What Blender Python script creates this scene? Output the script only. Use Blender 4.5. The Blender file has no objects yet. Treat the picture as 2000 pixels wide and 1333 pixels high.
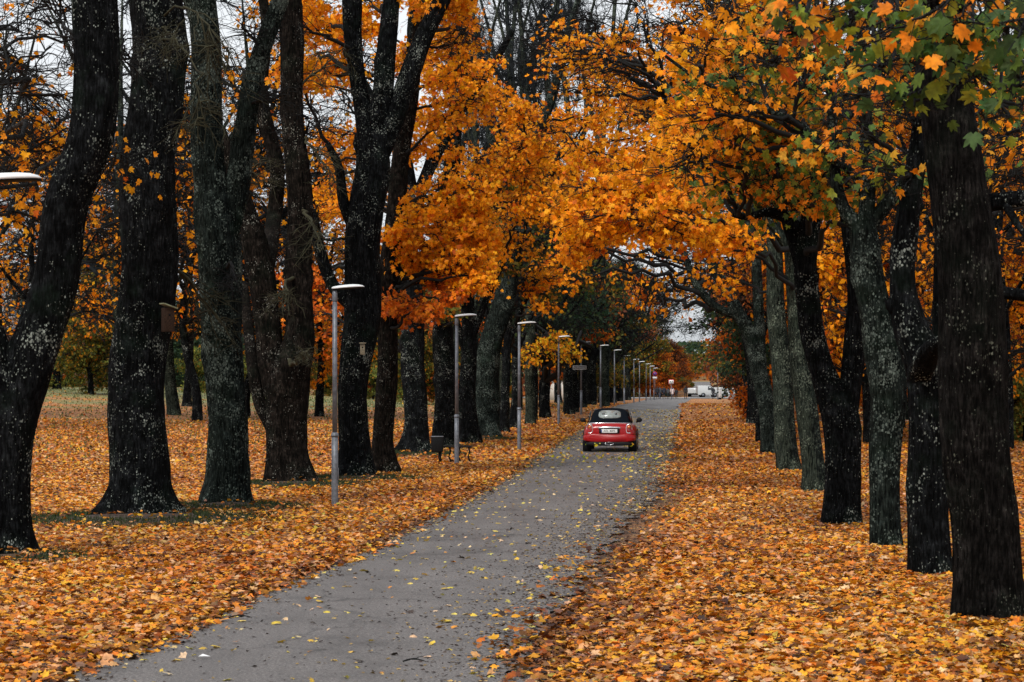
import bpy, math, random
import numpy as np
rng = np.random.default_rng(7)
random.seed(7)
C = bpy.context.scene.collection
F, HC, HY = 4500.0, 2.45, 742.0
def P(px, py, D): return np.array([(px-1000)/F*D, D, HC+(HY-py)/F*D])

# ---------------------------------------------------------------- terrain
_zy = [-60,0,60,80,111,135,160,180,203,240,320,380,600,800,1200]
_zz = [0,0,0,.12,.28,.40,.55,.50,.30,.10,-.30,-.2,4.7,9,16]
def zroad(y):
    y = np.asarray(y, float); s = 0
    for d in (-12,-6,0,6,12): s = s+np.interp(y+d*np.clip((y-50)/40,0,1), _zy, _zz)
    return s/5
def sm(t): t = np.clip(t,0,1); return t*t*(3-2*t)
_ly=[-60,10,19.2,21.2,25.5,37,45.4,58.6,87.7,111,200,330,800]
_lx=[-9.3,-4.2,-3.63,-3.3,-2.94,-1.64,-1.0,0.0,1.95,3.7,9.8,19.5,58]
_ry=[-60,10,18.65,23.7,26.4,39.2,48.8,67,95,200,330,800]
_rx=[-3.8,-.25,-.02,.28,.6,1.75,3.0,4.5,6.6,14.6,25.5,70]
def Lx(y): return np.interp(y,_ly,_lx)
def Rx(y): return np.interp(y,_ry,_rx)
def zg(x, y):
    u = np.asarray(x,float)-(Lx(y)+Rx(y))/2
    return zroad(y)+1.55*sm((-17-u)/34)*sm((np.asarray(y,float)-80)/150)
def G(px, D):
    x=(px-1000)/F*D; return np.array([x,D,float(zg(x,D))])

# ---------------------------------------------------------------- helpers
def tagp(o, label=None, cat=None, group=None, kind=None):
    if label: o['label']=label
    if cat: o['category']=cat
    if group: o['group']=group
    if kind: o['kind']=kind
    return o
def empty(name, loc, label, cat, group=None):
    o=bpy.data.objects.new(name,None); C.objects.link(o); o.location=tuple(map(float,loc)); o.empty_display_size=.2
    return tagp(o,label,cat,group)
def mesh(name, V, polys, mat, parent=None, col=None, smooth=False, origin=None):
    """polys: list of int arrays (n,k). V world coords; parent's location is subtracted."""
    V=np.asarray(V,float)
    if parent is not None: V=V-np.array(parent.location)
    if origin is not None: V=V-np.asarray(origin)
    me=bpy.data.meshes.new(name)
    polys=[np.asarray(p,int) for p in polys if len(p)]
    nl=sum(p.size for p in polys); nf=sum(len(p) for p in polys)
    me.vertices.add(len(V)); me.vertices.foreach_set('co',V.astype(np.float32).ravel())
    me.loops.add(nl); me.loops.foreach_set('vertex_index',np.concatenate([p.ravel() for p in polys]).astype(np.int32))
    st=[];k=0
    for p in polys:
        st.append(k+np.arange(len(p))*p.shape[1]); k+=p.size
    me.polygons.add(nf); me.polygons.foreach_set('loop_start',np.concatenate(st).astype(np.int32))
    if smooth: me.polygons.foreach_set('use_smooth',np.ones(nf,bool))
    me.update(calc_edges=True); me.validate()
    if col is not None:
        a=me.color_attributes.new('col','FLOAT_COLOR','POINT')
        c=np.ones((len(V),4),np.float32); c[:,:3]=col; a.data.foreach_set('color',c.ravel())
    me.materials.append(mat)
    o=bpy.data.objects.new(name,me); C.objects.link(o)
    if parent is not None: o.parent=parent
    if origin is not None: o.location=tuple(map(float,origin))
    return o
class MB:
    def __init__(s): s.V=[]; s.F={}; s.n=0
    def add(s, V, faces):
        V=np.asarray(V,float)
        for f in faces:
            f=np.asarray(f,int)
            if f.ndim==1: f=f[None]
            s.F.setdefault(f.shape[1],[]).append(f+s.n)
        s.V.append(V); s.n+=len(V); return s
    def box(s,c,d,rz=0,tilt=None):
        x,y,z=[q/2 for q in d]
        v=np.array([[-x,-y,-z],[x,-y,-z],[x,y,-z],[-x,y,-z],[-x,-y,z],[x,-y,z],[x,y,z],[-x,y,z]])
        if tilt is not None: v=v@tilt.T
        if rz: v=v@np.array([[math.cos(rz),math.sin(rz),0],[-math.sin(rz),math.cos(rz),0],[0,0,1]])
        return s.add(v+np.array(c),[np.array([[0,3,2,1],[4,5,6,7],[0,1,5,4],[1,2,6,5],[2,3,7,6],[3,0,4,7]])])
    def tube(s,pts,r,S=10,cap=True):
        pts=np.asarray(pts,float); r=np.broadcast_to(np.asarray(r,float),(len(pts),))
        V,Q=tubes(pts[None],r[None],S); f=[Q]
        if cap: f+=[np.arange(S)[::-1].copy(), np.arange(S)+(len(pts)-1)*S]
        return s.add(V,f)
    def loft(s,rings,cap=True):
        rings=np.asarray(rings,float); K,S,_=rings.shape
        i=np.arange(K-1)[:,None]*S; j=np.arange(S)[None]; j2=(j+1)%S
        Q=np.stack([i+j,i+j2,i+S+j2,i+S+j],-1).reshape(-1,4); f=[Q]
        if cap: f+=[np.arange(S)[::-1].copy(), np.arange(S)+(K-1)*S]
        return s.add(rings.reshape(-1,3),f)
    def build(s,name,mat,parent=None,smooth=False,M=None,local=False,origin=None,bevel=0):
        V=np.concatenate(s.V)
        if M is not None: V=V@M[0].T+M[1]
        if local and parent is not None: V=V+np.array(parent.location)
        o=mesh(name,V,[np.concatenate(v) for v in s.F.values()],mat,parent,smooth=smooth,origin=origin)
        if bevel:
            b=o.modifiers.new('b','BEVEL'); b.width=bevel; b.segments=2
        return o
def tubes(paths,radii,S=4):
    N,K,_=paths.shape
    T=np.gradient(paths,axis=1); T/=np.linalg.norm(T,axis=2,keepdims=True)+1e-9
    m=T.mean(1); ref=np.where((np.abs(m[:,2])>.7*np.linalg.norm(m,axis=1))[:,None],[1.,0,0],[0,0,1.])
    A=np.cross(ref[:,None],T); A/=np.linalg.norm(A,axis=2,keepdims=True)+1e-9
    B=np.cross(T,A); a=np.arange(S)*2*math.pi/S
    V=paths[:,:,None]+radii[:,:,None,None]*(A[:,:,None]*np.cos(a)[None,None,:,None]+B[:,:,None]*np.sin(a)[None,None,:,None])
    n=np.arange(N)[:,None,None]*K*S; k=np.arange(K-1)[None,:,None]*S; j=np.arange(S)[None,None]; j2=(j+1)%S
    Q=np.stack([n+k+j,n+k+j2,n+k+S+j2,n+k+S+j],-1).reshape(-1,4)
    return V.reshape(-1,3),Q

# ---------------------------------------------------------------- materials
def newmat(name):
    m=bpy.data.materials.new(name); m.use_nodes=True; nt=m.node_tree
    b=nt.nodes['Principled BSDF']; return m,nt,b
def N(nt,t,**k):
    n=nt.nodes.new(t)
    for a,v in k.items():
        if a in ('operation','blend_type','feature','data_type','attribute_name','noise_dimensions','distance','mode'): setattr(n,a,v)
        else: n.inputs[a.replace('_',' ')].default_value=v
    return n
def ramp(nt,src,stops,interp='LINEAR'):
    r=nt.nodes.new('ShaderNodeValToRGB'); e=r.color_ramp.elements; r.color_ramp.interpolation=interp
    while len(e)<len(stops): e.new(.5)
    for x,(p,c) in zip(e,stops):
        x.position=p; x.color=(c if len(c)==4 else (*c,1)) if not isinstance(c,float) else (c,c,c,1)
    nt.links.new(src,r.inputs[0]); return r
def plain(name,col,rough=.6,metal=0,spec=.5,var=.15,scale=30,coat=0,alpha=None,emit=None):
    m,nt,b=newmat(name); tc=N(nt,'ShaderNodeTexCoord')
    n=N(nt,'ShaderNodeTexNoise',Scale=scale,Detail=5.); nt.links.new(tc.outputs['Object'],n.inputs['Vector'])
    c=np.array(col); r=ramp(nt,n.outputs[0],[(.3,tuple(np.clip(c*(1-var),0,1))),(.7,tuple(np.clip(c*(1+var),0,1)))])
    nt.links.new(r.outputs[0],b.inputs['Base Color']); b.inputs['Roughness'].default_value=rough
    b.inputs['Metallic'].default_value=metal; b.inputs['Coat Weight'].default_value=coat
    b.inputs['Specular IOR Level'].default_value=spec
    return m
def bark(name,base,lich=(.30,.33,.27),lthr=.62,moss=.5,scl=1.0,patch=.5,side=0.0):
    m,nt,b=newmat(name); L=nt.links.new; tc=N(nt,'ShaderNodeTexCoord')
    mp=N(nt,'ShaderNodeMapping'); mp.inputs['Scale'].default_value=(1,1,.16); L(tc.outputs['Object'],mp.inputs[0])
    rid=N(nt,'ShaderNodeTexNoise',Scale=32.*scl,Detail=7.,Roughness=.75); L(mp.outputs[0],rid.inputs['Vector'])
    c=np.array(base)
    r1=ramp(nt,rid.outputs[0],[(.38,tuple(c*.2)),(.5,tuple(c)),(.64,tuple(c*3.2))])
    # moss
    mn=N(nt,'ShaderNodeTexNoise',Scale=1.6,Detail=5.,Roughness=.6); L(tc.outputs['Object'],mn.inputs['Vector'])
    mr=ramp(nt,mn.outputs[0],[(.52,0.),(.66,moss)])
    mx=N(nt,'ShaderNodeMix',data_type='RGBA'); L(mr.outputs[0],mx.inputs[0]); L(r1.outputs[0],mx.inputs[6]); mx.inputs[7].default_value=(.008,.016,.010,1)
    # lichen flecks: clustered small spots of irregular outline
    dn=N(nt,'ShaderNodeTexNoise',Scale=60.*scl,Detail=3.,Roughness=.7); L(tc.outputs['Object'],dn.inputs['Vector'])
    mp2=N(nt,'ShaderNodeMapping'); mp2.inputs['Scale'].default_value=(1,1,.7); L(tc.outputs['Object'],mp2.inputs[0])
    v=N(nt,'ShaderNodeTexVoronoi',Scale=34.*scl); L(mp2.outputs[0],v.inputs['Vector'])
    a1=N(nt,'ShaderNodeMath',operation='MULTIPLY_ADD'); L(dn.outputs[0],a1.inputs[0]); a1.inputs[1].default_value=1.1; L(v.outputs['Distance'],a1.inputs[2])
    sc_=N(nt,'ShaderNodeSeparateColor'); L(v.outputs['Color'],sc_.inputs[0])
    big=N(nt,'ShaderNodeTexNoise',Scale=1.9,Detail=4.,Roughness=.6); L(tc.outputs['Object'],big.inputs['Vector'])
    a2=N(nt,'ShaderNodeMath',operation='MULTIPLY_ADD'); L(big.outputs[0],a2.inputs[0]); a2.inputs[1].default_value=-patch*3.2; L(a1.outputs[0],a2.inputs[2])
    a3=N(nt,'ShaderNodeMath',operation='MULTIPLY_ADD'); L(sc_.outputs[0],a3.inputs[0]); a3.inputs[1].default_value=.55; L(a2.outputs[0],a3.inputs[2])
    a4=N(nt,'ShaderNodeMath',operation='MULTIPLY_ADD'); L(a3.outputs[0],a4.inputs[0]); a4.inputs[1].default_value=.5; a4.inputs[2].default_value=.5
    th=.5+.5*(lthr-patch*1.16+.04)
    lr=ramp(nt,a4.outputs[0],[(th-.03,1.),(th+.03,0.)])
    mo=N(nt,'ShaderNodeTexNoise',Scale=5.,Detail=7.,Roughness=.7); L(tc.outputs['Object'],mo.inputs['Vector'])
    mor=ramp(nt,mo.outputs[0],[(.38,.45),(.52,1.),(.68,2.6)])
    mm=N(nt,'ShaderNodeMix',data_type='RGBA',blend_type='MULTIPLY'); mm.inputs[0].default_value=1; L(mx.outputs[2],mm.inputs[6]); L(mor.outputs[0],mm.inputs[7])
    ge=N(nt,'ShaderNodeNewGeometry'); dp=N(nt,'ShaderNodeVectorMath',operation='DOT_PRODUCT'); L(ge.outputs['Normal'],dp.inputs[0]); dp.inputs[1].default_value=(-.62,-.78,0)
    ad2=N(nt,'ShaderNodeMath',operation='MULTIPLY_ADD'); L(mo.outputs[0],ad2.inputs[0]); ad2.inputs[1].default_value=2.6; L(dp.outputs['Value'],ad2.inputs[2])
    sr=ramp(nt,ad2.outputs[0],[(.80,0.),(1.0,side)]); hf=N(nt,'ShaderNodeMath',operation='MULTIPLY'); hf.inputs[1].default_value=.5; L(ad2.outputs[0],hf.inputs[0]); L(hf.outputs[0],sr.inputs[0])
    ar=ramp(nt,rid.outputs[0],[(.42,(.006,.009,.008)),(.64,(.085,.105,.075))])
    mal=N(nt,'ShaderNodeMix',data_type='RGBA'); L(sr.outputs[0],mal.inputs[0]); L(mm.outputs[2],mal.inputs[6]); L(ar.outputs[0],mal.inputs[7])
    lcr=ramp(nt,sc_.outputs[1],[(0,tuple(np.array(lich)*.3)),(.7,tuple(np.array(lich)*.7)),(1,tuple(np.array(lich)*1.3))])
    mx2=N(nt,'ShaderNodeMix',data_type='RGBA'); L(lr.outputs[0],mx2.inputs[0]); L(mal.outputs[2],mx2.inputs[6]); L(lcr.outputs[0],mx2.inputs[7])
    L(mx2.outputs[2],b.inputs['Base Color']); b.inputs['Roughness'].default_value=.95; b.inputs['Specular IOR Level'].default_value=.04
    bp=N(nt,'ShaderNodeBump',Strength=1.,Distance=.07); L(rid.outputs[0],bp.inputs['Height']); L(bp.outputs[0],b.inputs['Normal'])
    return m
M={}
M['bark']=bark('dark_bark',(.0045,.005,.0055),lthr=.47,lich=(.26,.29,.26),patch=.7,moss=.35)
M['bark_brown']=bark('brown_bark',(.0075,.006,.005),lthr=.40,lich=(.24,.24,.21),patch=.7,moss=.25)
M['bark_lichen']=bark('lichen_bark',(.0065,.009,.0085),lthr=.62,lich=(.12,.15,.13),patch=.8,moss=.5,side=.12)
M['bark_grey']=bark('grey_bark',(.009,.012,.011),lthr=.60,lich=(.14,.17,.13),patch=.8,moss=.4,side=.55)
M['bark_furrow']=bark('furrowed_bark',(.0068,.0062,.0058),lthr=.36,lich=(.14,.15,.12),patch=.7,moss=.2,scl=1.15)
M['twig']=plain('twig_bark',(.006,.0065,.0065),.85,spec=.2,scale=8,var=.4)
M['twig_pale']=plain('mossy_twig_bark',(.028,.027,.014),.85,spec=.2,scale=8,var=.5)
M['twig_far']=plain('far_twig_bark',(.016,.020,.023),.9,spec=.1,scale=3,var=.4)
def leafmat(name,trans=.35,rough=.5,spec=.3,veins=0):
    m,nt,b=newmat(name); L=nt.links.new
    at=N(nt,'ShaderNodeAttribute',attribute_name='col'); tc=N(nt,'ShaderNodeTexCoord')
    n=N(nt,'ShaderNodeTexNoise',Scale=22.,Detail=4.); L(tc.outputs['Object'],n.inputs['Vector'])
    r=ramp(nt,n.outputs[0],[(.3,.62),(.7,1.25)])
    mx=N(nt,'ShaderNodeMix',data_type='RGBA',blend_type='MULTIPLY'); mx.inputs[0].default_value=1
    L(at.outputs['Color'],mx.inputs[6]); L(r.outputs[0],mx.inputs[7]); L(mx.outputs[2],b.inputs['Base Color'])
    b.inputs['Roughness'].default_value=rough; b.inputs['Specular IOR Level'].default_value=spec
    if trans:
        t=N(nt,'ShaderNodeBsdfTranslucent'); L(mx.outputs[2],t.inputs[0]); ms=N(nt,'ShaderNodeMixShader'); ms.inputs[0].default_value=trans
        L(b.outputs[0],ms.inputs[1]); L(t.outputs[0],ms.inputs[2]); L(ms.outputs[0],nt.nodes['Material Output'].inputs[0])
    return m
M['leaf']=leafmat('tree_leaf',.4,.6,.2)
M['litter']=leafmat('fallen_leaf',.12,.6,.3)
M['grassblade']=leafmat('grass_blade',.2,.7,.2)

def ground_mat():
    m,nt,b=newmat('leafy_ground'); L=nt.links.new; tc=N(nt,'ShaderNodeTexCoord')
    v=N(nt,'ShaderNodeTexVoronoi',Scale=7.5,Randomness=1.); L(tc.outputs['Object'],v.inputs['Vector'])
    sp=N(nt,'ShaderNodeSeparateColor'); L(v.outputs['Color'],sp.inputs[0])
    leaves=ramp(nt,sp.outputs[0],[(0,(.05,.018,.008)),(.25,(.12,.04,.012)),(.45,(.36,.12,.025)),(.7,(.50,.19,.03)),(1,(.42,.24,.11))])
    # grass showing through
    n=N(nt,'ShaderNodeTexNoise',Scale=.16,Detail=6.,Roughness=.62); L(tc.outputs['Object'],n.inputs['Vector'])
    at=N(nt,'ShaderNodeAttribute',attribute_name='col')
    s2=N(nt,'ShaderNodeSeparateColor'); L(at.outputs['Color'],s2.inputs[0])
    ad=N(nt,'ShaderNodeMath',operation='ADD'); L(n.outputs[0],ad.inputs[0]); L(s2.outputs[0],ad.inputs[1])
    gm=ramp(nt,ad.outputs[0],[(.60,0.),(.74,1.)])
    gn=N(nt,'ShaderNodeTexNoise',Scale=9.,Detail=6.); L(tc.outputs['Object'],gn.inputs['Vector'])
    gc=ramp(nt,gn.outputs[0],[(.3,(.08,.09,.025)),(.6,(.20,.20,.07)),(.8,(.34,.26,.10))])
    mx=N(nt,'ShaderNodeMix',data_type='RGBA'); L(gm.outputs[0],mx.inputs[0]); L(leaves.outputs[0],mx.inputs[6]); L(gc.outputs[0],mx.inputs[7])
    # bare wet soil (attribute green channel)
    so=ramp(nt,gn.outputs[0],[(.35,(.012,.009,.008)),(.7,(.045,.03,.022))])
    mx2=N(nt,'ShaderNodeMix',data_type='RGBA'); L(s2.outputs[1],mx2.inputs[0]); L(mx.outputs[2],mx2.inputs[6]); L(so.outputs[0],mx2.inputs[7])
    L(mx2.outputs[2],b.inputs['Base Color']); b.inputs['Roughness'].default_value=.85
    bp=N(nt,'ShaderNodeBump',Strength=.8,Distance=.05); L(v.outputs['Distance'],bp.inputs['Height']); L(bp.outputs[0],b.inputs['Normal'])
    return m
def asphalt():
    m,nt,b=newmat('asphalt'); L=nt.links.new; tc=N(nt,'ShaderNodeTexCoord')
    n=N(nt,'ShaderNodeTexNoise',Scale=38.,Detail=6.,Roughness=.85); L(tc.outputs['Object'],n.inputs['Vector'])
    c=ramp(nt,n.outputs[0],[(.36,(.030,.027,.027)),(.5,(.100,.090,.087)),(.64,(.25,.226,.214))])
    mp=N(nt,'ShaderNodeMapping'); mp.inputs['Scale'].default_value=(1.2,.12,1); mp.inputs['Rotation'].default_value=(0,0,.075); L(tc.outputs['Object'],mp.inputs[0])
    n2=N(nt,'ShaderNodeTexNoise',Scale=1.1,Detail=7.,Roughness=.65); L(mp.outputs[0],n2.inputs['Vector'])
    r2=ramp(nt,n2.outputs[0],[(.33,.80),(.5,1.0),(.68,1.18)])
    mx=N(nt,'ShaderNodeMix',data_type='RGBA',blend_type='MULTIPLY'); mx.inputs[0].default_value=1; L(c.outputs[0],mx.inputs[6]); L(r2.outputs[0],mx.inputs[7])
    v=N(nt,'ShaderNodeTexVoronoi',Scale=14.); L(tc.outputs['Object'],v.inputs['Vector'])
    cr=ramp(nt,v.outputs['Distance'],[(.0,.55),(.14,1.)])
    mx3=N(nt,'ShaderNodeMix',data_type='RGBA',blend_type='MULTIPLY'); mx3.inputs[0].default_value=.5; L(mx.outputs[2],mx3.inputs[6]); L(cr.outputs[0],mx3.inputs[7])
    wn=N(nt,'ShaderNodeTexNoise',Scale=1.4,Detail=5.,Roughness=.7); L(tc.outputs['Object'],wn.inputs['Vector'])
    wv=N(nt,'ShaderNodeVectorMath',operation='MULTIPLY_ADD'); L(wn.outputs['Color'],wv.inputs[0]); wv.inputs[1].default_value=(1.1,1.1,0); L(tc.outputs['Object'],wv.inputs[2])
    ve=N(nt,'ShaderNodeTexVoronoi',feature='DISTANCE_TO_EDGE',Scale=.33); L(wv.outputs[0],ve.inputs['Vector'])
    ck=ramp(nt,ve.outputs['Distance'],[(.0,.25),(.006,.6),(.010,1.)])
    pn=N(nt,'ShaderNodeTexNoise',Scale=.55,Detail=8.,Roughness=.72); L(tc.outputs['Object'],pn.inputs['Vector'])
    pr=ramp(nt,pn.outputs[0],[(.36,.66),(.46,.95),(.6,1.08)])
    m4=N(nt,'ShaderNodeMix',data_type='RGBA',blend_type='MULTIPLY'); m4.inputs[0].default_value=.8; L(mx3.outputs[2],m4.inputs[6]); L(ck.outputs[0],m4.inputs[7])
    m5=N(nt,'ShaderNodeMix',data_type='RGBA',blend_type='MULTIPLY'); m5.inputs[0].default_value=1; L(m4.outputs[2],m5.inputs[6]); L(pr.outputs[0],m5.inputs[7])
    L(m5.outputs[2],b.inputs['Base Color'])
    rr=ramp(nt,n2.outputs[0],[(.35,.45),(.6,.75)]); L(rr.outputs[0],b.inputs['Roughness'])
    bp=N(nt,'ShaderNodeBump',Strength=.7,Distance=.01); L(n.outputs[0],bp.inputs['Height']); L(bp.outputs[0],b.inputs['Normal'])
    return m
M['ground']=ground_mat(); M['asphalt']=asphalt()
M['pale_road']=plain('pale_paving',(.27,.27,.275),.8,var=.15,scale=2)
M['steel']=plain('galvanised_steel',(.13,.14,.16),.5,metal=.4,var=.3,scale=14)
M['lamp_white']=plain('lamp_shell',(.66,.67,.68),.35,var=.08,scale=6)
M['dark']=plain('dark_metal',(.006,.0065,.007),.7,var=.3,spec=.12)
M['wood']=plain('weathered_wood',(.030,.017,.011),.85,var=.5,scale=40,spec=.15)
M['woodgreen']=plain('mossy_board',(.16,.17,.10),.85,var=.4,scale=25)
M['woodpale']=plain('pale_board',(.22,.19,.13),.8,var=.3,scale=25)

# ---------------------------------------------------------------- ground & road
ys=np.concatenate([np.arange(-60,10,10),np.arange(10,60,1.0),np.arange(60,130,2.),np.arange(130,260,4.),np.arange(260,420,10),np.arange(420,1250,40)])
def build_ground():
    xs=np.concatenate([np.arange(-700,-120,40),np.arange(-120,-30,5),np.arange(-30,-12,2),np.arange(-12,30,.6),np.arange(30,60,3),np.arange(60,120,8),np.arange(120,740,40)])
    X,Y=np.meshgrid(xs,ys); Z=zg(X,Y)
    u=X-(Lx(Y)+Rx(Y))/2
    # away from road: small unevenness (none in the corridor where things stand)
    Z=Z-.05*sm((1-np.abs(X-(Lx(Y)+Rx(Y))/2)/2.6))
    grass=-.02+0*X
    grass+=.22*np.exp(-((Y-190)/30)**2)*sm((-14-u)/8)          # mown strip across the far field
    grass+=.10*sm((Y-110)/60)*sm((np.abs(u)-4)/3)+.07*sm((Y-120)/40)*sm((-12-u)/6)
    grass+=.16*sm((Y-95)/40)*sm((u-16)/6)+.12*sm((Y-330)/30)
    soil=np.maximum(sm((X-Rx(Y)+.9)/.5)*sm((Rx(Y)+1.0-X)/.8)*sm((70-Y)/20)*.85, .75*sm((Lx(Y)+.3-X+.3)/.5)*sm((X-Lx(Y)+.5)/.4)*sm((80-Y)/20))
    for bx,by,r in MOUNDS:
        d=np.hypot(X-bx,Y-by); Z=Z+.12*np.exp(-(d/(r*.8))**2); soil=np.maximum(soil,.95*sm((1.3*r-d)/(.35*r)))
    n,k=X.shape; i=np.arange(n-1)[:,None]*k; j=np.arange(k-1)[None]
    Q=np.stack([i+j,i+j+1,i+k+j+1,i+k+j],-1).reshape(-1,4)
    col=np.stack([grass.ravel(),soil.ravel(),0*soil.ravel()],-1)
    o=mesh('ground',np.stack([X,Y,Z],-1).reshape(-1,3),[Q],M['ground'],col=col,smooth=True)
    o['kind']='structure'
def build_road():
    yy=ys[(ys>-60)&(ys<=330)]; yy=np.unique(np.concatenate([yy,np.arange(10,70,.25)]))
    w=.10*np.sin(yy*3.1)+.08*np.sin(yy*7.7+1)+.05*np.sin(yy*17+2)
    l=Lx(yy)+w*.6; r=Rx(yy)+.15+w
    t=np.linspace(0,1,7)
    X=l[:,None]*(1-t)+r[:,None]*t; Y=np.repeat(yy[:,None],7,1)
    Z=zroad(Y)+.012+.02*np.sin(t*math.pi)[None]
    n,k=X.shape; i=np.arange(n-1)[:,None]*k; j=np.arange(k-1)[None]
    Q=np.stack([i+j,i+j+1,i+k+j+1,i+k+j],-1).reshape(-1,4)
    o=mesh('road',np.stack([X,Y,Z],-1).reshape(-1,3),[Q],M['asphalt'],smooth=True); o['kind']='structure'
    # cross street at the end of the avenue and the street climbing beyond it
    def strip(name,pts,w,mat,dz=.03,horiz=False):
        V=[]
        for x,y in pts:
            for s in (-1,1):
                xx,yy_=(x+s*w/2,y) if not horiz else (x,y+s*w/2)
                V.append((xx,yy_,float(zg(x,y))+dz))
        Q=np.array([[2*a,2*a+1,2*a+3,2*a+2] for a in range(len(pts)-1)])
        o=mesh(name,V,[Q],mat); o['kind']='structure'
    strip('cross_street',[(x,338) for x in np.arange(-40,110,6)],16,M['pale_road'],.06,True)
    strip('far_street',[((y-340)*.081+28,y) for y in np.arange(346.2,480,8)],4.2,M['asphalt'],.12)
    strip('path',[(x,118) for x in np.arange(14,90,4)],1.8,M['pale_road'],.05,True)

# ---------------------------------------------------------------- leaves
def leaf_template(lod):
    if lod==0: h=[(0,1),(10,.76),(19,.72),(27,.52),(37,.78),(47,.97),(57,.76),(66,.66),(75,.50),(88,.74),(100,.60),(125,.50),(160,.42)]
    elif lod==1: h=[(0,1),(25,.58),(48,.92),(68,.52),(90,.74),(125,.48)]
    elif lod==2: h=[(0,1),(40,.72),(100,.6)]
    else: h=[(0,1),(85,.62)]
    a=[(x,r) for x,r in h]+[(180,.18 if lod<3 else .5)]+[(360-x,r) for x,r in h[::-1] if x>0]
    v=[(0,.0,0)]+[(r*math.sin(math.radians(x)),r*math.cos(math.radians(x)),0) for x,r in a]
    n=len(a)
    if lod==3: return np.array(v[1:]),np.array([[0,3,2],[0,2,1]])
    f=np.array([[0,i+1,(i+1)%n+1] for i in range(n)])
    return np.array(v),f
LT=[leaf_template(i) for i in range(4)]
def unit(v): return v/(np.linalg.norm(v,axis=-1,keepdims=True)+1e-9)
def leaves_geo(pos,normal,tip,size,lod,curl=.35):
    tv,tf=LT[lod]; n=unit(normal); t=tip-(tip*n).sum(-1,keepdims=True)*n; t=unit(t); b=np.cross(t,n)
    r2=(tv[:,0]**2+tv[:,1]**2)
    cz=-r2[None]*curl*rng.uniform(.1,1.3,len(pos))[:,None]+np.abs(tv[None,:,0])*rng.uniform(-.1,.5,len(pos))[:,None]
    wid=rng.uniform(.7,1.05,len(pos))[:,None]
    V=pos[:,None]+size[:,None,None]*(wid[:,:,None]*tv[None,:,0,None]*b[:,None]+(tv[None,:,1,None])*t[:,None]+cz[:,:,None]*n[:,None])
    Fc=(np.arange(len(pos))*len(tv))[:,None,None]+tf[None]
    return V.reshape(-1,3),Fc.reshape(-1,3),len(tv)
PAL={
 'orange':[((.88,.32,.005),5),((.83,.255,.004),4),((.90,.37,.008),3),((.62,.13,.005),1)],
 'deep':[((.74,.17,.008),4),((.60,.12,.008),3),((.80,.24,.008),2),((.33,.10,.02),1)],
 'mix':[((.80,.24,.008),6),((.60,.30,.02),2),((.20,.22,.02),3),((.08,.14,.03),4.5)],
 'green':[((.05,.10,.025),4),((.10,.16,.025),4),((.24,.24,.02),2),((.75,.24,.01),1)],
 'yellow':[((.80,.38,.008),4),((.70,.42,.015),3),((.82,.28,.008),4),((.35,.32,.02),1)],
 'olive':[((.10,.11,.015),3),((.22,.16,.015),3),((.40,.16,.01),2),((.05,.06,.015),3)],
 'rust':[((.26,.07,.02),3),((.16,.05,.02),3),((.42,.12,.015),1.5),((.07,.035,.02),2)],
 'darkgreen':[((.02,.045,.022),4),((.035,.07,.03),3),((.06,.09,.025),1)],
 'bushes':[((.20,.24,.05),3),((.36,.33,.06),2),((.09,.13,.035),2),((.42,.18,.02),.8)],
 'ground':[((.70,.25,.015),4.5),((.78,.36,.02),3.6),((.66,.34,.13),3.2),((.74,.46,.24),1.0),((.38,.13,.03),2.2),((.16,.055,.02),1.4),((.74,.20,.012),2.4),((.05,.022,.012),.8),((.50,.38,.05),.4)],
 'road':[((.62,.42,.06),3),((.66,.50,.12),2),((.70,.50,.28),2),((.06,.04,.03),1),((.6,.25,.04),1)],
}
def pick(pal,n):
    p=PAL[pal]; w=np.array([x[1] for x in p],float); c=np.array([x[0] for x in p])
    k=rng.choice(len(p),n,p=w/w.sum()); out=c[k]*rng.uniform(.78,1.15,(n,1)); return np.clip(out*rng.uniform(.9,1.1,(n,3)),0,.92)

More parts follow.
